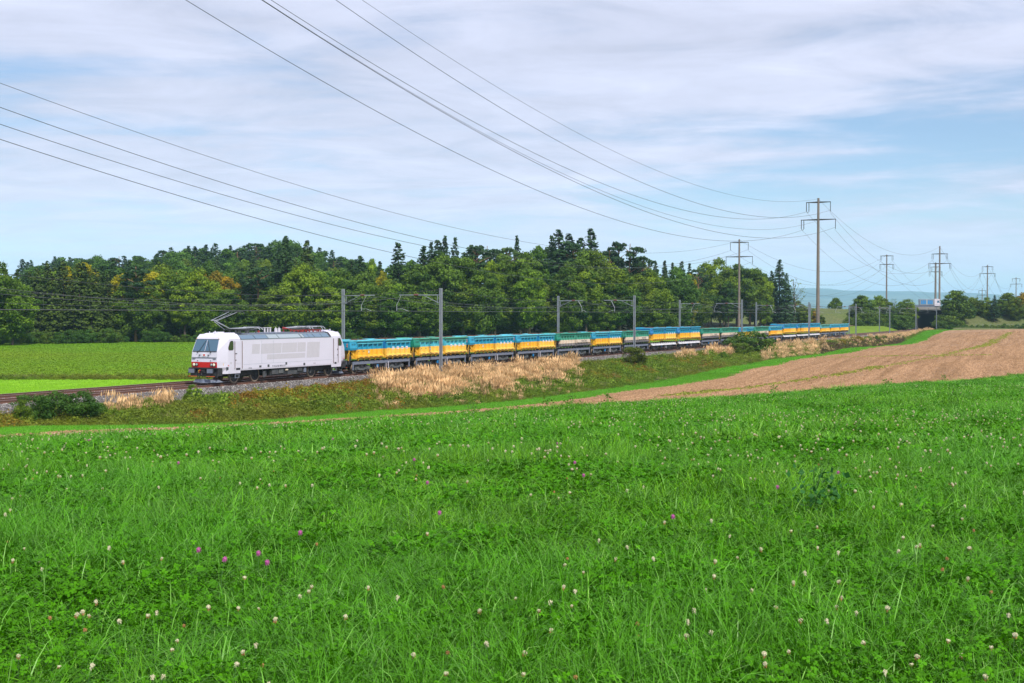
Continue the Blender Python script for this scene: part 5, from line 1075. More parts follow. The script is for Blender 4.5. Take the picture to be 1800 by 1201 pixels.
# bushes on the railway bank
def bank_bush(x, ytop, ybase, n, w, tc, lab, v=None, fill=1):
    g_ = GN(x, ybase, n); X, Y = g_[0], g_[1]; zt = zy(ytop, Y); z = float(height(X, Y)[0]) - .1; H = max(.8, zt - z)
    plant('bush', 'bush', X, Y, z, H, w * 3.0 / H * .9 if False else w, T[tc], lab, 'bush', 'bushes on the railway bank', v)
for a in [(1112,606,655,6.0,1.15,'bronze','dark bronze-green round bush on the bank in front of the seventh wagon',0),(1122,618,655,6.2,.8,'dark green','small dark bush right beside the bronze-green round bush',1),(1316,582,634,5.5,1.9,'green','large green bush on the bank in front of the eleventh wagon',2),(1302,600,640,7.5,1.3,'olive','olive bush with rusty leaves below the large green one',0),(1340,606,640,6.5,1.1,'bright green','small bright bush right of the large green one',1),
          (1290,600,636,5.0,.8,'dark green','dark bush on the left flank of the large green bush',3),(58,688,747,4.5,1.25,'dark green','left part of the dark green bush by the rails at far left',0),(100,687,748,4.6,1.3,'dark green','middle of the long dark green bush at far left',1),(142,687,746,4.8,1.2,'dark green','right end of the long dark green bush at far left',2),(40,703,745,5.0,.7,'olive','low olive bush at the left end of the dark thicket',3),
          (338,676,700,2.9,.8,'bright green','small fresh bush growing in the ballast before the locomotive nose',3),(1272,618,642,8.5,.9,'bright green','bright leafy bush low on the bank left of the big bush',2),(1510,590,610,5.5,1.2,'rusty','dark brown bush on the bank below the mast past the train',1),(1482,597,612,7.0,1.0,'rusty','brown bush lower left of the dark brown one',0),(1540,590,608,5.0,1.0,'green','green bush right of the dark brown one',3),(1550,600,610,8.0,.9,'rusty','brown bush at the foot of the bank near the bridge end',2)]:
    bank_bush(*a)
# ------------------------------------------------------------------ ground cover (scattered with geometry nodes)
SRC = bpy.data.collections.new('ground_cover_sources')           # not linked to the scene: only instanced
def source(name, me):
    o = bpy.data.objects.new(name, me); SRC.objects.link(o); return o
def scatter(name, P, rot, scl, idx, sources, label=None):
    """one object whose points carry a rotation, a scale and which source to show"""
    n = len(P); me = bpy.data.meshes.new(name); me.vertices.add(n); me.vertices.foreach_set('co', np.asarray(P, np.float32).ravel())
    a = me.attributes.new('rot', 'FLOAT_VECTOR', 'POINT'); a.data.foreach_set('vector', np.asarray(rot, np.float32).ravel())
    a = me.attributes.new('scl', 'FLOAT_VECTOR', 'POINT'); s3 = np.asarray(scl, np.float32); s3 = np.repeat(s3[:, None], 3, 1) if s3.ndim == 1 else s3; a.data.foreach_set('vector', s3.ravel())
    a = me.attributes.new('idx', 'INT', 'POINT'); a.data.foreach_set('value', np.asarray(idx, np.int32))
    o = bpy.data.objects.new(name, me); link(o); tag(o, label, kind='stuff')
    ng = bpy.data.node_groups.new(name, 'GeometryNodeTree'); ng.interface.new_socket('Geometry', in_out='INPUT', socket_type='NodeSocketGeometry'); ng.interface.new_socket('Geometry', in_out='OUTPUT', socket_type='NodeSocketGeometry')
    N, L = ng.nodes, ng.links; gi = N.new('NodeGroupInput'); go = N.new('NodeGroupOutput'); mp = N.new('GeometryNodeMeshToPoints'); L.new(gi.outputs[0], mp.inputs[0])
    jn = N.new('GeometryNodeJoinGeometry')
    def attr(nm, t): q = N.new('GeometryNodeInputNamedAttribute'); q.data_type = t; q.inputs[0].default_value = nm; return q.outputs[0]
    for k, so in enumerate(sources):
        ob = N.new('GeometryNodeObjectInfo'); ob.inputs['Object'].default_value = so; ob.inputs['As Instance'].default_value = True
        cmp = N.new('FunctionNodeCompare'); cmp.data_type = 'INT'; cmp.operation = 'EQUAL'; L.new(attr('idx', 'INT'), cmp.inputs['A']) if False else None
        ia = [i for i in cmp.inputs if i.type == 'INT']; L.new(attr('idx', 'INT'), ia[0]); ia[1].default_value = k
        ip = N.new('GeometryNodeInstanceOnPoints'); L.new(mp.outputs[0], ip.inputs['Points']); L.new(cmp.outputs[0], ip.inputs['Selection']); L.new(ob.outputs['Geometry'], ip.inputs['Instance'])
        e2r = N.new('FunctionNodeEulerToRotation'); L.new(attr('rot', 'FLOAT_VECTOR'), e2r.inputs[0]); L.new(e2r.outputs[0], ip.inputs['Rotation']); L.new(attr('scl', 'FLOAT_VECTOR'), ip.inputs['Scale']); L.new(ip.outputs[0], jn.inputs[0])
    L.new(jn.outputs[0], go.inputs[0]); md = o.modifiers.new('scatter', 'NODES'); md.node_group = ng
    return o
def blades(n, rad, L0, L1, w, lean, seed, curl=.5, tintf=None, seg=4):
    """n bent tapering blades rooted inside a disc"""
    r = np.random.default_rng(seed); a = r.uniform(0, 2*np.pi, n); q = np.sqrt(r.uniform(0, 1, n)) * rad; root = np.stack([q*np.cos(a), q*np.sin(a), np.zeros(n)], 1)
    Ln = r.uniform(L0, L1, n); az = r.uniform(0, 2*np.pi, n); le = np.abs(r.normal(lean, lean*.5, n)); cu = r.uniform(.2, 1, n) * curl; ww = w * r.uniform(.6, 1.3, n); tw = r.uniform(-.6, .6, n)
    out = np.stack([np.cos(az), np.sin(az), 0*az], 1); sid = np.stack([-np.sin(az + tw), np.cos(az + tw), 0*az], 1); V = []
    pos = root.copy(); th = le.copy(); pr = [pos.copy()]
    for k in range(seg):
        th = th + cu * (k + .5) * 1.6 / seg; st = (Ln / seg)[:, None] * (out * np.sin(th)[:, None] + np.array([0, 0, 1]) * np.cos(th)[:, None]); pos = pos + st; pr.append(pos.copy())
    for k, p in enumerate(pr):
        f = (1 - (k / seg) ** 1.6) * .92 + .08; V += [p - sid * (ww * f / 2)[:, None], p + sid * (ww * f / 2)[:, None]]
    V = np.stack(V, 1); m = V.shape[1]; base = (np.arange(n) * m)[:, None]
    Fc = np.concatenate([base + np.array([2*k, 2*k+1, 2*k+3, 2*k+2]) for k in range(seg)], 0)
    t = np.clip(r.normal(.5, .28, n), 0, 1); return V.reshape(-1, 3), Fc, np.repeat(t, m)
def leaflets(n, rad, h0, h1, size, seed, three=True, up=.8):
    """clover: three round leaflets on a short stalk"""
    r = np.random.default_rng(seed); V, Fq, Tt = [], [], []; b = 0
    for i in range(n):
        a, q = r.uniform(0, 6.283), math.sqrt(r.uniform(0, 1)) * rad; c = np.array([q*math.cos(a), q*math.sin(a), r.uniform(h0, h1)]); nrm = np.array([r.normal(0, .45), r.normal(0, .45), up]); nrm /= np.linalg.norm(nrm)
        u = np.cross(nrm, [0, 1, .1]); u /= np.linalg.norm(u); v = np.cross(nrm, u); ph = r.uniform(0, 6.28); s = size * r.uniform(.7, 1.25); t = np.clip(r.normal(.5, .25), 0, 1)
        for k in range(3 if three else 1):
            an = ph + k*2.094; d = u*math.cos(an) + v*math.sin(an); e = -u*math.sin(an) + v*math.cos(an)
            pts = [c, c + d*s*.45 + e*s*.42 - nrm*s*.05, c + d*s*.95 + e*s*.30 - nrm*s*.16, c + d*s*1.0 - nrm*s*.10, c + d*s*.95 - e*s*.30 - nrm*s*.16, c + d*s*.45 - e*s*.42 - nrm*s*.05]
            V += pts; Fq += [(b, b+1, b+2, b+3), (b, b+3, b+4, b+5)]; Tt += [t]*6; b += 6
        st = [np.array([c[0]*.8, c[1]*.8, 0]) + d_ for d_ in (np.array([-.001, 0, 0]), np.array([.001, 0, 0]))]; V += [st[0], st[1], c + [.001, 0, 0], c - [.001, 0, 0]]; Fq += [(b, b+1, b+2, b+3)]; Tt += [.3]*4; b += 4
    return np.array(V), np.array(Fq), np.array(Tt)
M['grass'] = leaf_mat('grass_blades', (.014, .098, .001), (.185, .46, .005), .20, .45, objcol=False, big=.22, spec=.2, c3=(.085, .29, .008))
M['highlight_blade'] = leaf_mat('highlight_grass_blades', (.10, .32, .03), (.30, .56, .10), .2, .4, objcol=False, spec=.3)  # paler copy of the grass colour, painting highlights onto some blades
M['clover'] = leaf_mat('clover_leaves', (.010, .092, .001), (.090, .31, .0015), .15, .6, objcol=False, big=.3, spec=.12, c3=(.06, .22, .001))
M['weed'] = leaf_mat('weed_leaves', (.050, .125, .005), (.20, .30, .02), .25, .6, objcol=False, big=.09, c3=(.17, .20, .016))
M['rustweed'] = leaf_mat('reddish_leaves', (.19, .10, .012), (.36, .15, .016), .25, .6, objcol=False, big=.2, c3=(.22, .19, .012))
M['brownweed'] = leaf_mat('dark_brown_leaves', (.065, .045, .022), (.12, .075, .035), .2, .7, objcol=False)
M['reed'] = leaf_mat('dry_reed', (.17, .10, .035), (.90, .61, .32), .3, .6, objcol=False, spec=.2)
M['paleweed'] = leaf_mat('pale_seed_grass', (.26, .22, .10), (.42, .36, .18), .3, .6, objcol=False)
def src_mesh(nm, parts):
    V = np.concatenate([p[0] for p in parts]); off = np.cumsum([0] + [len(p[0]) for p in parts[:-1]]); Fq = np.concatenate([p[1] + o for p, o in zip(parts, off)]); Tt = np.concatenate([p[2] for p in parts])
    mats = []; idx = []
    for p in parts:
        if p[3] not in mats: mats.append(p[3])
        idx += [mats.index(p[3])] * len(p[1])
    return source(nm, mesh_np(nm, V, Fq, [M[m] for m in mats], idx, smooth=False, col=Tt))
near_src = [src_mesh('grass_tuft', [blades(58, .14, .13, .34, .0052, .38, 10 + k, 1.0) + ('grass',), blades(7, .14, .14, .30, .0055, .5, 210 + k, 1.2) + ('highlight_blade',)]) for k in range(4)] + \
           [src_mesh('clover_patch', [leaflets(60, .17, .04, .14, .0155, 20 + k) + ('clover',), blades(8, .14, .12, .28, .005, .4, 60 + k, .9) + ('grass',), blades(7, .14, .14, .30, .0055, .5, 210 + k, 1.2) + ('highlight_blade',)]) for k in range(4)] + \
           [src_mesh('broad_leaf', [leaflets(7, .10, .05, .14, .04, 30, False, .6) + ('clover',), blades(10, .12, .12, .25, .006, .4, 31, .9) + ('grass',)])]
far_src = [src_mesh('grass_swathe', [blades(110, .32, .12, .30, .010, .4, 40 + k, .95, seg=3) + ('grass',), blades(16, .32, .16, .30, .010, .5, 240 + k, 1.0, seg=3) + ('highlight_blade',)]) for k in range(3)] + \
          [src_mesh('clover_swathe', [leaflets(150, .34, .04, .15, .019, 50 + k) + ('clover',), blades(16, .3, .12, .26, .012, .4, 70 + k, .9, seg=3) + ('grass',)]) for k in range(3)]
rg = np.random.default_rng(11)
def fan(y0, y1, dens, ext=.06):
    """random points of the meadow between two distances, within (and a little beside) the view"""
    A = (y1**2 - y0**2) * (.401 + ext); n = int(A * dens); y = np.sqrt(rg.uniform(y0**2, y1**2, n)); x = rg.uniform(-1, 1, n) * (y * (.401 + ext) + .6); return x, y
def in_meadow(x, y, m=0.0):
    s, n = SN(x, y); return n > n_clover(s) + m
def patchy(x, y, f, ph):      # smooth 0..1 field
    return .5 + .25*np.sin(x*f + 1.3*np.sin(y*f*.7 + ph)) + .25*np.cos(y*f*1.2 + 1.7*np.sin(x*f*.6 - ph))
def cover(name, bands, srcs, label, nclover, scale0):
    Ps, Rs, Ss, Is = [], [], [], []
    for (y0, y1, d, sc) in bands:
        x, y = fan(y0, y1, d); k = in_meadow(x, y, rg.normal(0, .25, len(x))); x, y = x[k], y[k]; z = height(x, y) - .01
        pc = patchy(x, y, .9, 1.0) * .6 + patchy(x, y, 2.3, 4.0) * .4; isC = rg.uniform(0, 1, len(x)) < np.clip((pc - .25) * 1.5, .12, .88); g = len(srcs) - nclover
        idx = np.where(isC, g + rg.integers(0, nclover, len(x)), rg.integers(0, g, len(x))); tall = .62 + .75*patchy(x, y, 1.1, 2.5)
        Ps.append(np.stack([x, y, z], 1)); Rs.append(np.stack([rg.normal(0, .12, len(x)), rg.normal(0, .12, len(x)), rg.uniform(0, 6.28, len(x))], 1)); s_ = sc * rg.uniform(.75, 1.3, len(x)); Ss.append(np.stack([s_, s_, s_/max(1, sc)*np.where(isC, 1, tall)], 1)); Is.append(idx)
    return scatter(name, np.concatenate(Ps), np.concatenate(Rs), np.concatenate(Ss), np.concatenate(Is), srcs, label)
cover('meadow_grass', [(3.6, 9, 75, 1.0), (9, 16, 46, 1.1)], near_src, 'long green grass and clover leaves of the meadow in the foreground', 5, 1)
cover('meadow_grass', [(16, 28, 17, 1.15), (28, 52, 9, 1.35), (52, 100, 5.5, 1.6)], far_src, 'green grass and clover of the meadow further off', 3, 1)
# clover flowers: cream heads with a brownish skirt; a few pink ones
M['cream_petal'] = paint('clover_petal', (.62, .58, .38), .7, dirt=.1, dcol=(.62, .50, .30), scale=60); M['brown_petal'] = paint('wilted_petal', (.42, .21, .07), .8, dirt=.2, scale=60); M['pink_petal'] = paint('pink_petal', (.45, .09, .30), .7, dirt=.1, scale=60); M['stalk'] = paint('stalk', (.06, .16, .03), .7, dirt=0)
def flower_mesh(nm, top, bot, r, h, seed, skirt=.5):
    rr = np.random.default_rng(seed); m = MB(); m.tube([(0, 0, 0), (rr.normal(0, .01), rr.normal(0, .01), h*.6), (0, 0, h)], .0016, 4, 2)
    for k in range(46):
        t = rr.uniform(-1, 1); a = rr.uniform(0, 6.283); d = np.array([math.sqrt(1-t*t)*math.cos(a), math.sqrt(1-t*t)*math.sin(a), t]); lower = t < -.15 + rr.normal(0, .1)
        if lower and rr.random() > skirt: continue
        c = np.array([0, 0, h + r*.3]) + d*r*np.array([.9, .9, .8]); e = np.cross(d, [0, .3, 1]); e /= np.linalg.norm(e); f_ = np.cross(d, e); tip = c + d*r*.45 - np.array([0, 0, r*.5 if lower else -r*.1])
        m.add([c - e*r*.22, c + f_*r*.2, c + e*r*.22, c - f_*r*.2, tip], [(0,1,4), (1,2,4), (2,3,4), (3,0,4)], 1 if lower else 0)
    n = 8; rings = []
    for j in range(5):
        ph = -math.pi/2 + math.pi*(j+.5)/5; rings += [(r*.8*math.cos(ph)*math.cos(2*math.pi*k/n), r*.8*math.cos(ph)*math.sin(2*math.pi*k/n), h + r*.3 + r*.8*math.sin(ph)) for k in range(n)]
    m.add(rings, [(j*n+k, j*n+(k+1)%n, (j+1)*n+(k+1)%n, (j+1)*n+k) for j in range(4) for k in range(n)] + [tuple(4*n+k for k in range(n))], 0)
    return m.mesh(nm, [M[top], M[bot], M['stalk']])
fw = [flower_mesh('clover_flower', 'cream_petal', 'brown_petal', .0125, .20, 1, .9), flower_mesh('clover_flower', 'cream_petal', 'cream_petal', .0120, .22, 2, .5), flower_mesh('clover_flower', 'cream_petal', 'brown_petal', .0105, .17, 3, .6), flower_mesh('clover_flower', 'brown_petal', 'brown_petal', .0095, .17, 4, 1)]
fp = flower_mesh('pink_clover_flower', 'pink_petal', 'pink_petal', .0145, .24, 5, .9)
def on_meadow(x, y, lift=.2):
    """meadow point whose flower head shows at photo pixel x, y"""
    Zs = np.linspace(3.5, 95, 1800); hs = height(GX(x, 1.0) * Zs, Zs) + lift; ray = EYE - (y - Y0) / F * Zs; k = np.argmax(hs > ray) if (hs > ray).any() else len(Zs) - 1
    return GX(x, float(Zs[k])), float(Zs[k])
fx = [(30,1140),(135,1185),(145,1080),(150,1070),(220,982),(175,972),(60,966),(12,938),(10,985),(70,1000),(270,972),(290,1120),(175,1062),(400,1165),(425,1005),(560,950),(648,1024),(685,1060),(600,1085),(790,1170),(840,1070),(1015,1043),(955,1058),(1120,1085),(1255,1015),(1240,1105),(1405,1030),(1395,925),(1560,1075),(1485,1100),(1660,1115),(1650,995),(1690,1012),(1780,1080),(1750,1190),(1395,1135),(1160,915),(1050,955),(1010,1050),(330,1080),(505,850),(550,855),(760,930),(980,870),(1440,960),(1570,1190),(1700,905),(1620,850),(1510,775),(1330,800)]
pts = [on_meadow(*p) for p in fx]
y = None; xs_, ys_ = fan(4.9, 14.5, 7.5, -.01); k = (patchy(xs_, ys_, .8, 5.0) + rg.uniform(-.3, .3, len(xs_))) > .55; xs_, ys_ = xs_[k], ys_[k]
o_ = np.argsort(ys_); cand = list(zip(xs_[o_], ys_[o_])); pts += cand[:290 - len(pts)]
for k, (x, y) in enumerate(pts):
    X, Y = float(x), float(y); o = bpy.data.objects.new('clover_flower', fw[(0, 1, 0, 2, 0, 1, 2, 3)[k % 8]]); link(o); s_ = random.uniform(.8, 1.2)
    o.location = (X, Y, float(height(np.array([X]), np.array([Y]))[0])); o.scale = (s_*.74, s_*.74, random.uniform(.75, 1.0)); o.rotation_euler = (random.gauss(0, .15), random.gauss(0, .15), random.uniform(0, 6))
    tag(o, 'small cream white clover flower head standing among the meadow grass', 'clover flower', 'white clover flowers in the meadow')
for p in [(752,847),(734,806),(1004,812),(1028,835),(977,779),(313,813),(386,985),(471,986),(457,973),(528,937),(780,901),(352,966),(1190,909),(1470,830),(1522,744),(212,758),(87,766),(261,763),(587,771),(1367,855),(155,773)]:
    X, Y = on_meadow(*p, .24); o = bpy.data.objects.new('pink_clover_flower', fp); link(o); o.location = (X, Y, float(height(np.array([X]), np.array([Y]))[0])); o.scale = (.85, .85, .95); o.rotation_euler = (random.gauss(0, .1), random.gauss(0, .1), 0)
    tag(o, 'pink round clover flower head among the green meadow grass', 'clover flower', 'pink clover flowers in the meadow')
fsrc = [source('clover_flower_source', m) for m in fw[:3]]
x1, y1 = fan(13.5, 30, 5.0); x2, y2 = fan(30, 66, 2.6); xs_, ys_ = np.concatenate([x1, x2]), np.concatenate([y1, y2]); k = ((patchy(xs_, ys_, .35, 5.0) + rg.uniform(-.3, .3, len(xs_))) > .5) & in_meadow(xs_, ys_, .5); xs_, ys_ = xs_[k], ys_[k]; n = len(xs_)
scatter('clover_flowers', np.stack([xs_, ys_, height(xs_, ys_) + .02], 1), np.stack([rg.normal(0, .1, n), rg.normal(0, .1, n), rg.uniform(0, 6, n)], 1), rg.uniform(.8, 1.15, n), rg.integers(0, 3, n), fsrc, 'countless small white clover flowers dotting the far part of the meadow')
# a few taller weeds standing up
def tall_weed(x, y, h, tint, label, dark=False, n=34):
    X, Y = on_meadow(x, y, .02); r = np.random.default_rng(int(x)); P = np.stack([r.normal(0, .10, n)*1.2, r.normal(0, .10, n), r.uniform(.06, h, n)], 1); nn = rv(n) * .7 + [0, -.2, .5]; V, Fq = leaf_quads(P, nn, .021 if dark else .04, .4, 1.3)
    t = empty('tall_weed', (X, Y, float(height(np.array([X]), np.array([Y]))[0])), 0); m = MB()
    for k in range(4): m.tube([(0, 0, 0), (r.normal(0, .04), r.normal(0, .04), h*.6), (r.normal(0, .09), r.normal(0, .09), h*.98)], .004, 4)
    m.build('stem', M['stalk'], t); c = bpy.data.objects.new('foliage', mesh_np('weed_foliage', V, Fq, M['bushleaf'], col=np.full(len(V), .5))); link(c, t); c.color = (*tint, 1); tag(t, label, 'weed', 'tall weeds in the meadow')
tall_weed(1441, 915, .42, (.35, .85, 1.6), 'dark blue-green leafy weed standing up from the grass right of the middle', True, 110)
for x, y, lab in ((1003, 716, 'tallest leafy weed at the meadow edge against the brown field'), (962, 722, 'leafy weed at the meadow edge left of the tallest one'), (1068, 716, 'leafy weed at the meadow edge right of the tallest one'), (1360, 694, 'leafy weed on the meadow edge by the middle of the brown field'), (1660, 672, 'weed on the meadow edge under the bridge'), (830, 733, 'low weed at the left part of the meadow edge'), (1560, 682, 'small weed on the meadow edge between bridge and nearest power pole')):
    tall_weed(x, y, .5, (1, 1.1, .8), lab, False, 44)
# ---- railway bank
def clump(n, rad, h, size, seed, flat=.6):
    r = np.random.default_rng(seed); d = rv(n); d[:, 2] = np.abs(d[:, 2]); P = d * r.uniform(.45, 1.05, n)[:, None] * [rad, rad, h]; V, Fq = leaf_quads(P, d, size, .6); return V, Fq, np.repeat(np.clip(r.normal(.5, .28, n), 0, 1), 4)
def reeds(n, rad, L0, L1, w, seed):
    V, Fq, Tt = blades(n, rad, L0, L1, w, .10, seed, .22, seg=3); r = np.random.default_rng(seed); m = V.shape[0] // n; tips = V.reshape(n, m, 3)[:, -1]
    up = np.stack([r.normal(.28, .15, n), r.normal(0, .2, n), np.ones(n)], 1); up /= np.linalg.norm(up, axis=1, keepdims=True); a_ = r.uniform(0, 3.14, n); sd_ = np.stack([np.cos(a_), np.sin(a_), 0*a_], 1)
    L_ = r.uniform(.18, .34, n)[:, None]; W_ = r.uniform(.022, .045, n)[:, None]; V2 = np.stack([tips - up*L_*.4, tips + sd_*W_ + up*L_*.1, tips + up*L_*.8, tips - sd_*W_ + up*L_*.1], 1).reshape(-1, 3)
    return np.concatenate([V, V2]), np.concatenate([Fq, np.arange(n*4).reshape(-1, 4) + len(V)]), np.concatenate([Tt*.6, np.repeat(np.clip(r.normal(.75, .25, n), 0, 1), 4)])
bank_src = [src_mesh('weed_clump', [clump(150, .5, .55, .055, 80, 1) + ('weed',)]), src_mesh('weed_clump', [clump(130, .42, .75, .06, 81) + ('weed',), blades(30, .4, .3, .8, .02, .3, 82, .6, seg=3) + ('weed',)]), src_mesh('bramble', [clump(150, .6, .5, .06, 83) + ('weed',)]),
            src_mesh('rust_clump', [clump(120, .5, .6, .055, 84) + ('rustweed',), clump(50, .5, .45, .06, 85) + ('weed',)]), src_mesh('reed_tuft', [reeds(34, .34, .50, 1.20, .018, 86) + ('reed',)]), src_mesh('reed_tuft', [reeds(22, .38, .45, 1.0, .018, 87) + ('reed',), blades(14, .3, .3, .7, .02, .3, 88, .5, seg=3) + ('weed',)]),
            src_mesh('brown_clump', [clump(150, .55, .6, .055, 89) + ('brownweed',)]), src_mesh('seed_grass', [blades(50, .4, .35, .7, .014, .3, 90, .6, seg=3) + ('paleweed',), clump(50, .4, .3, .05, 91) + ('weed',)]), src_mesh('ballast_sprig', [clump(40, .22, .4, .04, 92) + ('bushleaf',)])]
def bank_cover():
    n = 30000; s = np.concatenate([rg.uniform(-62, 60, 13000), rg.uniform(60, 180, 10500), rg.uniform(180, 385, 9500)]); n = len(s)
    w = w_foot(s); nn = 1.9 + (w + .3 - 1.9) * rg.uniform(0, 1, n) ** .95; X = PX + s*DX + nn*NX; Y = PY + s*DY + nn*NY; px = 900 + F*X/Y; v = (nn - 2.0) / (w - 2.0); q = patchy(s, nn, .35, 2.0); q2 = patchy(s, nn*2, .9, 7.0); u = rg.uniform(0, 1, n)
    idx = np.where(u < .45, 0, np.where(u < .75, 1, 2)); idx = np.where((q2 > .72) & (rg.uniform(0, 1, n) < .5), 7, idx)
    def put(mask, i, pr): 
        nonlocal idx; idx = np.where(mask & (rg.uniform(0, 1, n) < pr), i, idx)
    put((px > 420) & (px < 650) & (v < .38 + .15*q), 3, .75); put((px > 330) & (px < 700) & (q2 > .6), 3, .25)
    lim = np.interp(px, [640, 700, 800, 900, 980, 1040], [.25, .45, .55, .50, .42, .1]) + .12*(q2 - .5)
    lim = lim + .10*np.sin(s*.45) + .06*np.sin(s*1.3 + 1); pr_ = np.clip((lim - v)/.40 + .40, .06, 1)*.72; put((px > 655) & (px < 1020) & (rg.uniform(0, 1, n) < pr_), 4, .6); put((px > 655) & (px < 1020) & (rg.uniform(0, 1, n) < pr_*.7), 5, .5); put((px > 700) & (px < 1010) & (v < lim + .12) & (v > lim - .05), 5, .6)
    put((px > 190) & (px < 300) & (v > .0) & (v < .45), 5, .4); put((px < 40) & (v > .2), 3, .5)
    put((px > 1340) & (px < 1450) & (q2 > .52), 5, .32); put((px > 1560) & (px < 1640) & (v < .8) & (q2 > .4), 5, .6); put((px > 1450) & (px < 1560) & (q2 > .66), 5, .3); put((px > 1340) & (px < 1640) & (q2 > .5), 7, .2); put((px > 1440) & (px < 1590) & (v > .35), 6, .75); put((px > 1150) & (px < 1340) & (q2 > .62), 7, .5); put((px > 1180) & (px < 1330) & (v < .3) & (q > .55), 3, .4); put((px > 1190) & (px < 1300) & (v < .5) & (q2 > .7), 5, .5)
    put((px > 1020) & (px < 1300) & (q < .3), 3, .3)
    # bare ballast shoulder stays clear where the photograph shows stone
    clear = np.interp(px, [-50, 20, 60, 160, 200, 300, 420, 600, 660, 690, 980, 1040, 1150, 1260, 1300, 1400, 1700], [3.2, 3.0, 1.8, 2.0, 2.4, 2.9, 2.9, 2.5, 2.2, 1.7, 1.8, 2.6, 2.8, 2.3, 2.0, 2.1, 2.0])
    keep = (nn > clear + rg.normal(0, .22, n)) & (v < 1.03); sc = rg.uniform(.6, 1.15, n) * np.where(rg.uniform(0, 1, n) < .06, 1.4, 1) * np.where((idx == 4) | (idx == 5), .70 + .6*q2, .95) * np.interp(v, [0, .15, .85, 1.0], [.75, 1, 1, .6]); sc *= np.where((px > 20) & (px < 330), .9, 1) * np.interp(s, [-60, 150, 230, 300], [.88, 1.0, .95, .8])
    P = np.stack([X, Y, height(X, Y) - .05], 1)[keep]; m = len(P)
    scatter('bank_plants', P, np.stack([rg.normal(0, .1, m), rg.normal(0, .1, m), rg.uniform(0, 6.28, m)], 1), np.stack([sc[keep]]*3, 1) * rg.uniform(.85, 1.2, (m, 1)), idx[keep], bank_src, 'tangle of green weeds, rusty brambles and tan dry reeds covering the railway bank')
bank_cover()
# weed lines in the tilled field and thin verge plants
M['seedling_leaf'] = leaf_mat('seedling_leaves', (.22, .27, .03), (.38, .42, .06), .3, .6, objcol=False)
wl = src_mesh('seedling', [clump(26, .22, .10, .03, 95) + ('seedling_leaf',)])
def weed_line(path, wd, dens, name):
    Ps = []
    for (a, b_) in zip(path[:-1], path[1:]):
        A, B = Vector(a), Vector(b_); L_ = (B - A).length; k = int(L_ * dens * wd); t = rg.uniform(0, 1, k); o_ = rg.normal(0, wd*.33, k); d = (B - A).normalized(); x = A.x + (B.x-A.x)*t - d.y*o_; y = A.y + (B.y-A.y)*t + d.x*o_; Ps.append(np.stack([x, y, height(x, y)], 1))
    P = np.concatenate(Ps); m = len(P); scatter(name, P, np.stack([0*P[:, 0], 0*P[:, 0], rg.uniform(0, 6.28, m)], 1), rg.uniform(.7, 1.6, m), np.zeros(m, int), [wl], 'thin line of yellow-green weeds growing across the tilled field')
def solve(x, y):
    Zs = np.linspace(60, 425, 3000); hs = height(GX(x, 1.0) * Zs, Zs); ray = EYE - (y - Y0) / F * Zs; k = np.argmax(hs > ray) if (hs > ray).any() else len(Zs) - 1
    return (GX(x, float(Zs[k])), float(Zs[k]), 0)
weed_line([solve(*p) for p in ((1185,697),(1240,691),(1300,685),(1350,678),(1400,671),(1450,663),(1500,655),(1540,648),(1580,640),(1615,634),(1650,628),(1700,616),(1745,603),(1765,592),(1775,585))], 1.5, 8, 'weeds')
weed_line([solve(*p) for p in ((1430,629.5),(1500,628.5),(1600,626),(1680,625.5),(1740,625))], 1.2, 8, 'weeds')
# clods on the tilled field
m = MB(); r_ = random.Random(4)
for k in range(5):
    cx, cy, rr_ = r_.uniform(-.3, .3), r_.uniform(-.3, .3), r_.uniform(.03, .075); m.add([(cx + rr_*r_.uniform(.7, 1.3)*a, cy + rr_*r_.uniform(.7, 1.3)*b, rr_*.75*c) for a, b, c in ((1,0,0),(0,1,0),(-1,0,0),(0,-1,0),(.1,.1,1))], [(0,1,4),(1,2,4),(2,3,4),(3,0,4)])
clod = source('clod', m.mesh('clod', M['soil']))
s = np.concatenate([rg.uniform(-60, 120, 30000), rg.uniform(0, 300, 14000)]); a_ = n_out(s); b_ = np.where(s < 130, n_clover(s), 80); nn = a_ + (b_ - a_)*rg.uniform(0, 1, len(s)); X = PX + s*DX + nn*NX; Y = PY + s*DY + nn*NY; k = (np.abs(X/Y) < .45) & (Y > 20); X, Y = X[k], Y[k]; m_ = len(X)
scatter('soil_clods', np.stack([X, Y, height(X, Y)], 1), np.stack([0*X, 0*X, rg.uniform(0, 6, m_)], 1), rg.uniform(.6, 1.7, m_) * np.interp(Y, [30, 120, 300], [.8, 1.3, 2.2]), np.zeros(m_, int), [clod], 'loose clods of brown earth lying all over the tilled field')
# loose ballast stones on the shoulder and between the rails
M['stone'] = leaf_mat('stone', (.06, .055, .055), (.38, .355, .34), 0, .9, objcol=False)
st_ = []
for k in range(3):
    r_ = np.random.default_rng(700 + k); V = rv(14) * r_.uniform(.7, 1.1, (14, 1)) * [.055, .045, .035]; 
    bm = bmesh.new(); [bm.verts.new(v) for v in V]; bmesh.ops.convex_hull(bm, input=bm.verts); bm.verts.ensure_lookup_table(); me = bpy.data.meshes.new('stone'); bm.to_mesh(me); bm.free(); me.materials.append(M['stone'])
    at_ = me.attributes.new('tint', 'FLOAT', 'POINT'); at_.data.foreach_set('value', np.full(len(me.vertices), (.15, .5, .9)[k], np.float32)); st_.append(source('stone', me))
n_ = 34000; s = rg.uniform(-62, 100, n_) ** 1.0; nn = np.where(rg.uniform(0, 1, n_) < .75, rg.uniform(.3, 3.4, n_), rg.uniform(-6.0, -.2, n_)); zz = np.where(nn > 1.0, -.215 - (nn - 1.0)/1.95*.735, -.2); X = PX + s*DX + nn*NX; Y = PY + s*DY + nn*NY
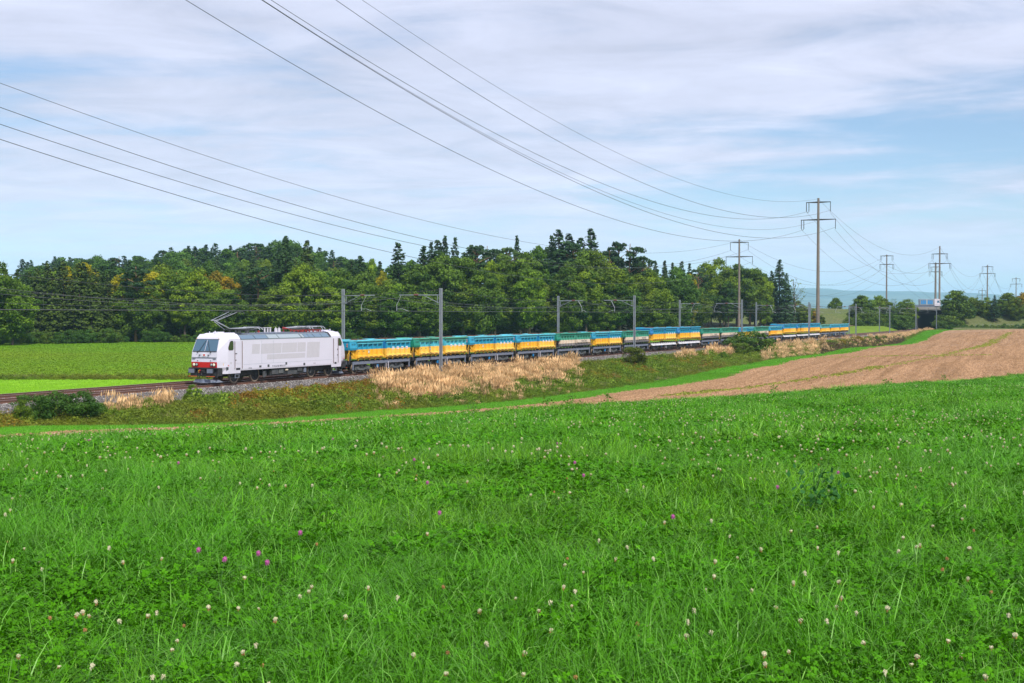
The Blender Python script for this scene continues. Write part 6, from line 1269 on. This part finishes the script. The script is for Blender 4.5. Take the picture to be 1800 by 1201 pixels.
scatter('ballast_stones', np.stack([X, Y, zz + .015], 1), rg.uniform(0, 6.28, (n_, 3)), rg.uniform(.7, 1.7, n_), rg.integers(0, 3, n_), st_, 'loose grey ballast stones beside and between the rails')
# short grass on the mown strip, crop leaves on the far fields
M['mownblade'] = leaf_mat('mown_blades', (.09, .30, .01), (.18, .46, .02), .3, .5, objcol=False)
ms = src_mesh('mown_tuft', [blades(40, .30, .05, .13, .015, .4, 96, .5, seg=2) + ('mownblade',)])
s = np.concatenate([rg.uniform(-62, 80, 15000), rg.uniform(80, 400, 9000)]); a_, b_ = w_foot(s), n_out(s); nn = a_ + (b_ - a_)*rg.uniform(-.03, 1.02, len(s)); X = PX + s*DX + nn*NX; Y = PY + s*DY + nn*NY; m_ = len(X)
scatter('mown_grass', np.stack([X, Y, height(X, Y)], 1), np.stack([0*X, 0*X, rg.uniform(0, 6, m_)], 1), rg.uniform(.8, 1.5, m_) * np.interp(Y, [60, 300], [.9, 1.8]), np.zeros(m_, int), [ms], 'short bright mown grass on the strip between railway bank and tilled field')
M['cropleaf'] = leaf_mat('crop_leaves', (.12, .27, .005), (.22, .40, .012), .25, .6, objcol=False, big=.02, c3=(.19, .30, .008)); M['hayleaf'] = leaf_mat('young_grass_leaves', (.20, .46, .01), (.36, .60, .03), .3, .5, objcol=False)
cs = src_mesh('crop_row', [clump(70, .85, .15, .06, 97) + ('cropleaf',)]); hs_ = src_mesh('young_grass_tuft', [blades(46, .55, .06, .16, .025, .4, 98, .5, seg=2) + ('hayleaf',)])
Yy = rg.uniform(125.5, 258, 42000) ; Xx = rg.uniform(-1, 0, len(Yy)) ; lim0 = PX + .4813*(Yy - PY) - 9.5; Xx = -.44*Yy + (np.minimum(lim0, -.05*Yy) + .44*Yy) * rg.uniform(0, 1, len(Yy)); k = Xx < lim0; Xx, Yy = Xx[k], Yy[k]; m_ = len(Xx)
scatter('crop_plants', np.stack([Xx, Yy, far_h(Xx, Yy)], 1), np.stack([0*Xx, 0*Xx, rg.uniform(0, 6, m_)], 1), np.stack([rg.uniform(.8, 1.3, m_)]*2 + [rg.uniform(.5, .9, m_)], 1), np.zeros(m_, int), [cs], 'leafy green crop covering the field between rails and wood')
Yy = rg.uniform(72, 124, 16000); lim0 = PX + .4813*(Yy - PY) - 9.2; Xx = -.44*Yy + (lim0 + .44*Yy) * rg.uniform(0, 1, len(Yy)); k = lim0 > -.44*Yy; Xx, Yy = Xx[k], Yy[k]; m_ = len(Xx)
scatter('young_grass', np.stack([Xx, Yy, far_h(Xx, Yy)], 1), np.stack([0*Xx, 0*Xx, rg.uniform(0, 6, m_)], 1), rg.uniform(.8, 1.3, m_), np.zeros(m_, int), [hs_], 'bright young grass on the strip of field right behind the rails')
n_ = 900; Xx = rg.uniform(-56, -28, n_); Yy = 124.8 + rg.normal(0, 1.0, n_); scatter('boundary_weeds', np.stack([Xx, Yy, -1.05 + 0*Xx], 1), np.stack([0*Xx, 0*Xx, rg.uniform(0, 6, n_)], 1), rg.uniform(.4, .9, n_), rg.integers(0, 2, n_), bank_src[:2], 'dark ragged line of weeds between the bright grass and the leafy crop')
# dry tufts along the boundary between the two fields
for k, (x, lab) in enumerate(((38, 'left group of pale dry grass tufts at the field boundary behind the rails'), (55, 'second group of pale dry tufts at the field boundary'), (175, 'right pair of pale dry tufts at the field boundary'))):
    t = bpy.data.objects.new('dry_tuft', bank_src[7].data); link(t); X = GX(x, 124.5); t.location = (X, 124.5, -1.05); t.scale = (3.2 if k < 2 else 1.6, .8, 1.3); tag(t, lab, 'grass tuft', 'dry tufts in the far field')

# ------------------------------------------------------------------ air
def haze():
    m = bpy.data.materials.new('air'); m.use_nodes = True; N, L = m.node_tree.nodes, m.node_tree.links; N.clear(); out = N.new('ShaderNodeOutputMaterial'); pv = N.new('ShaderNodeVolumePrincipled')
    pv.inputs['Color'].default_value = (.46, .77, 1.0, 1); pv.inputs['Density'].default_value = 0.9e-4; pv.inputs['Anisotropy'].default_value = -.35; L.new(pv.outputs[0], out.inputs['Volume'])
    b = MB(); b.box(-14500, 14500, -450, 15000, -6, 300); tag(b.build('haze', m), kind='stuff')
haze()
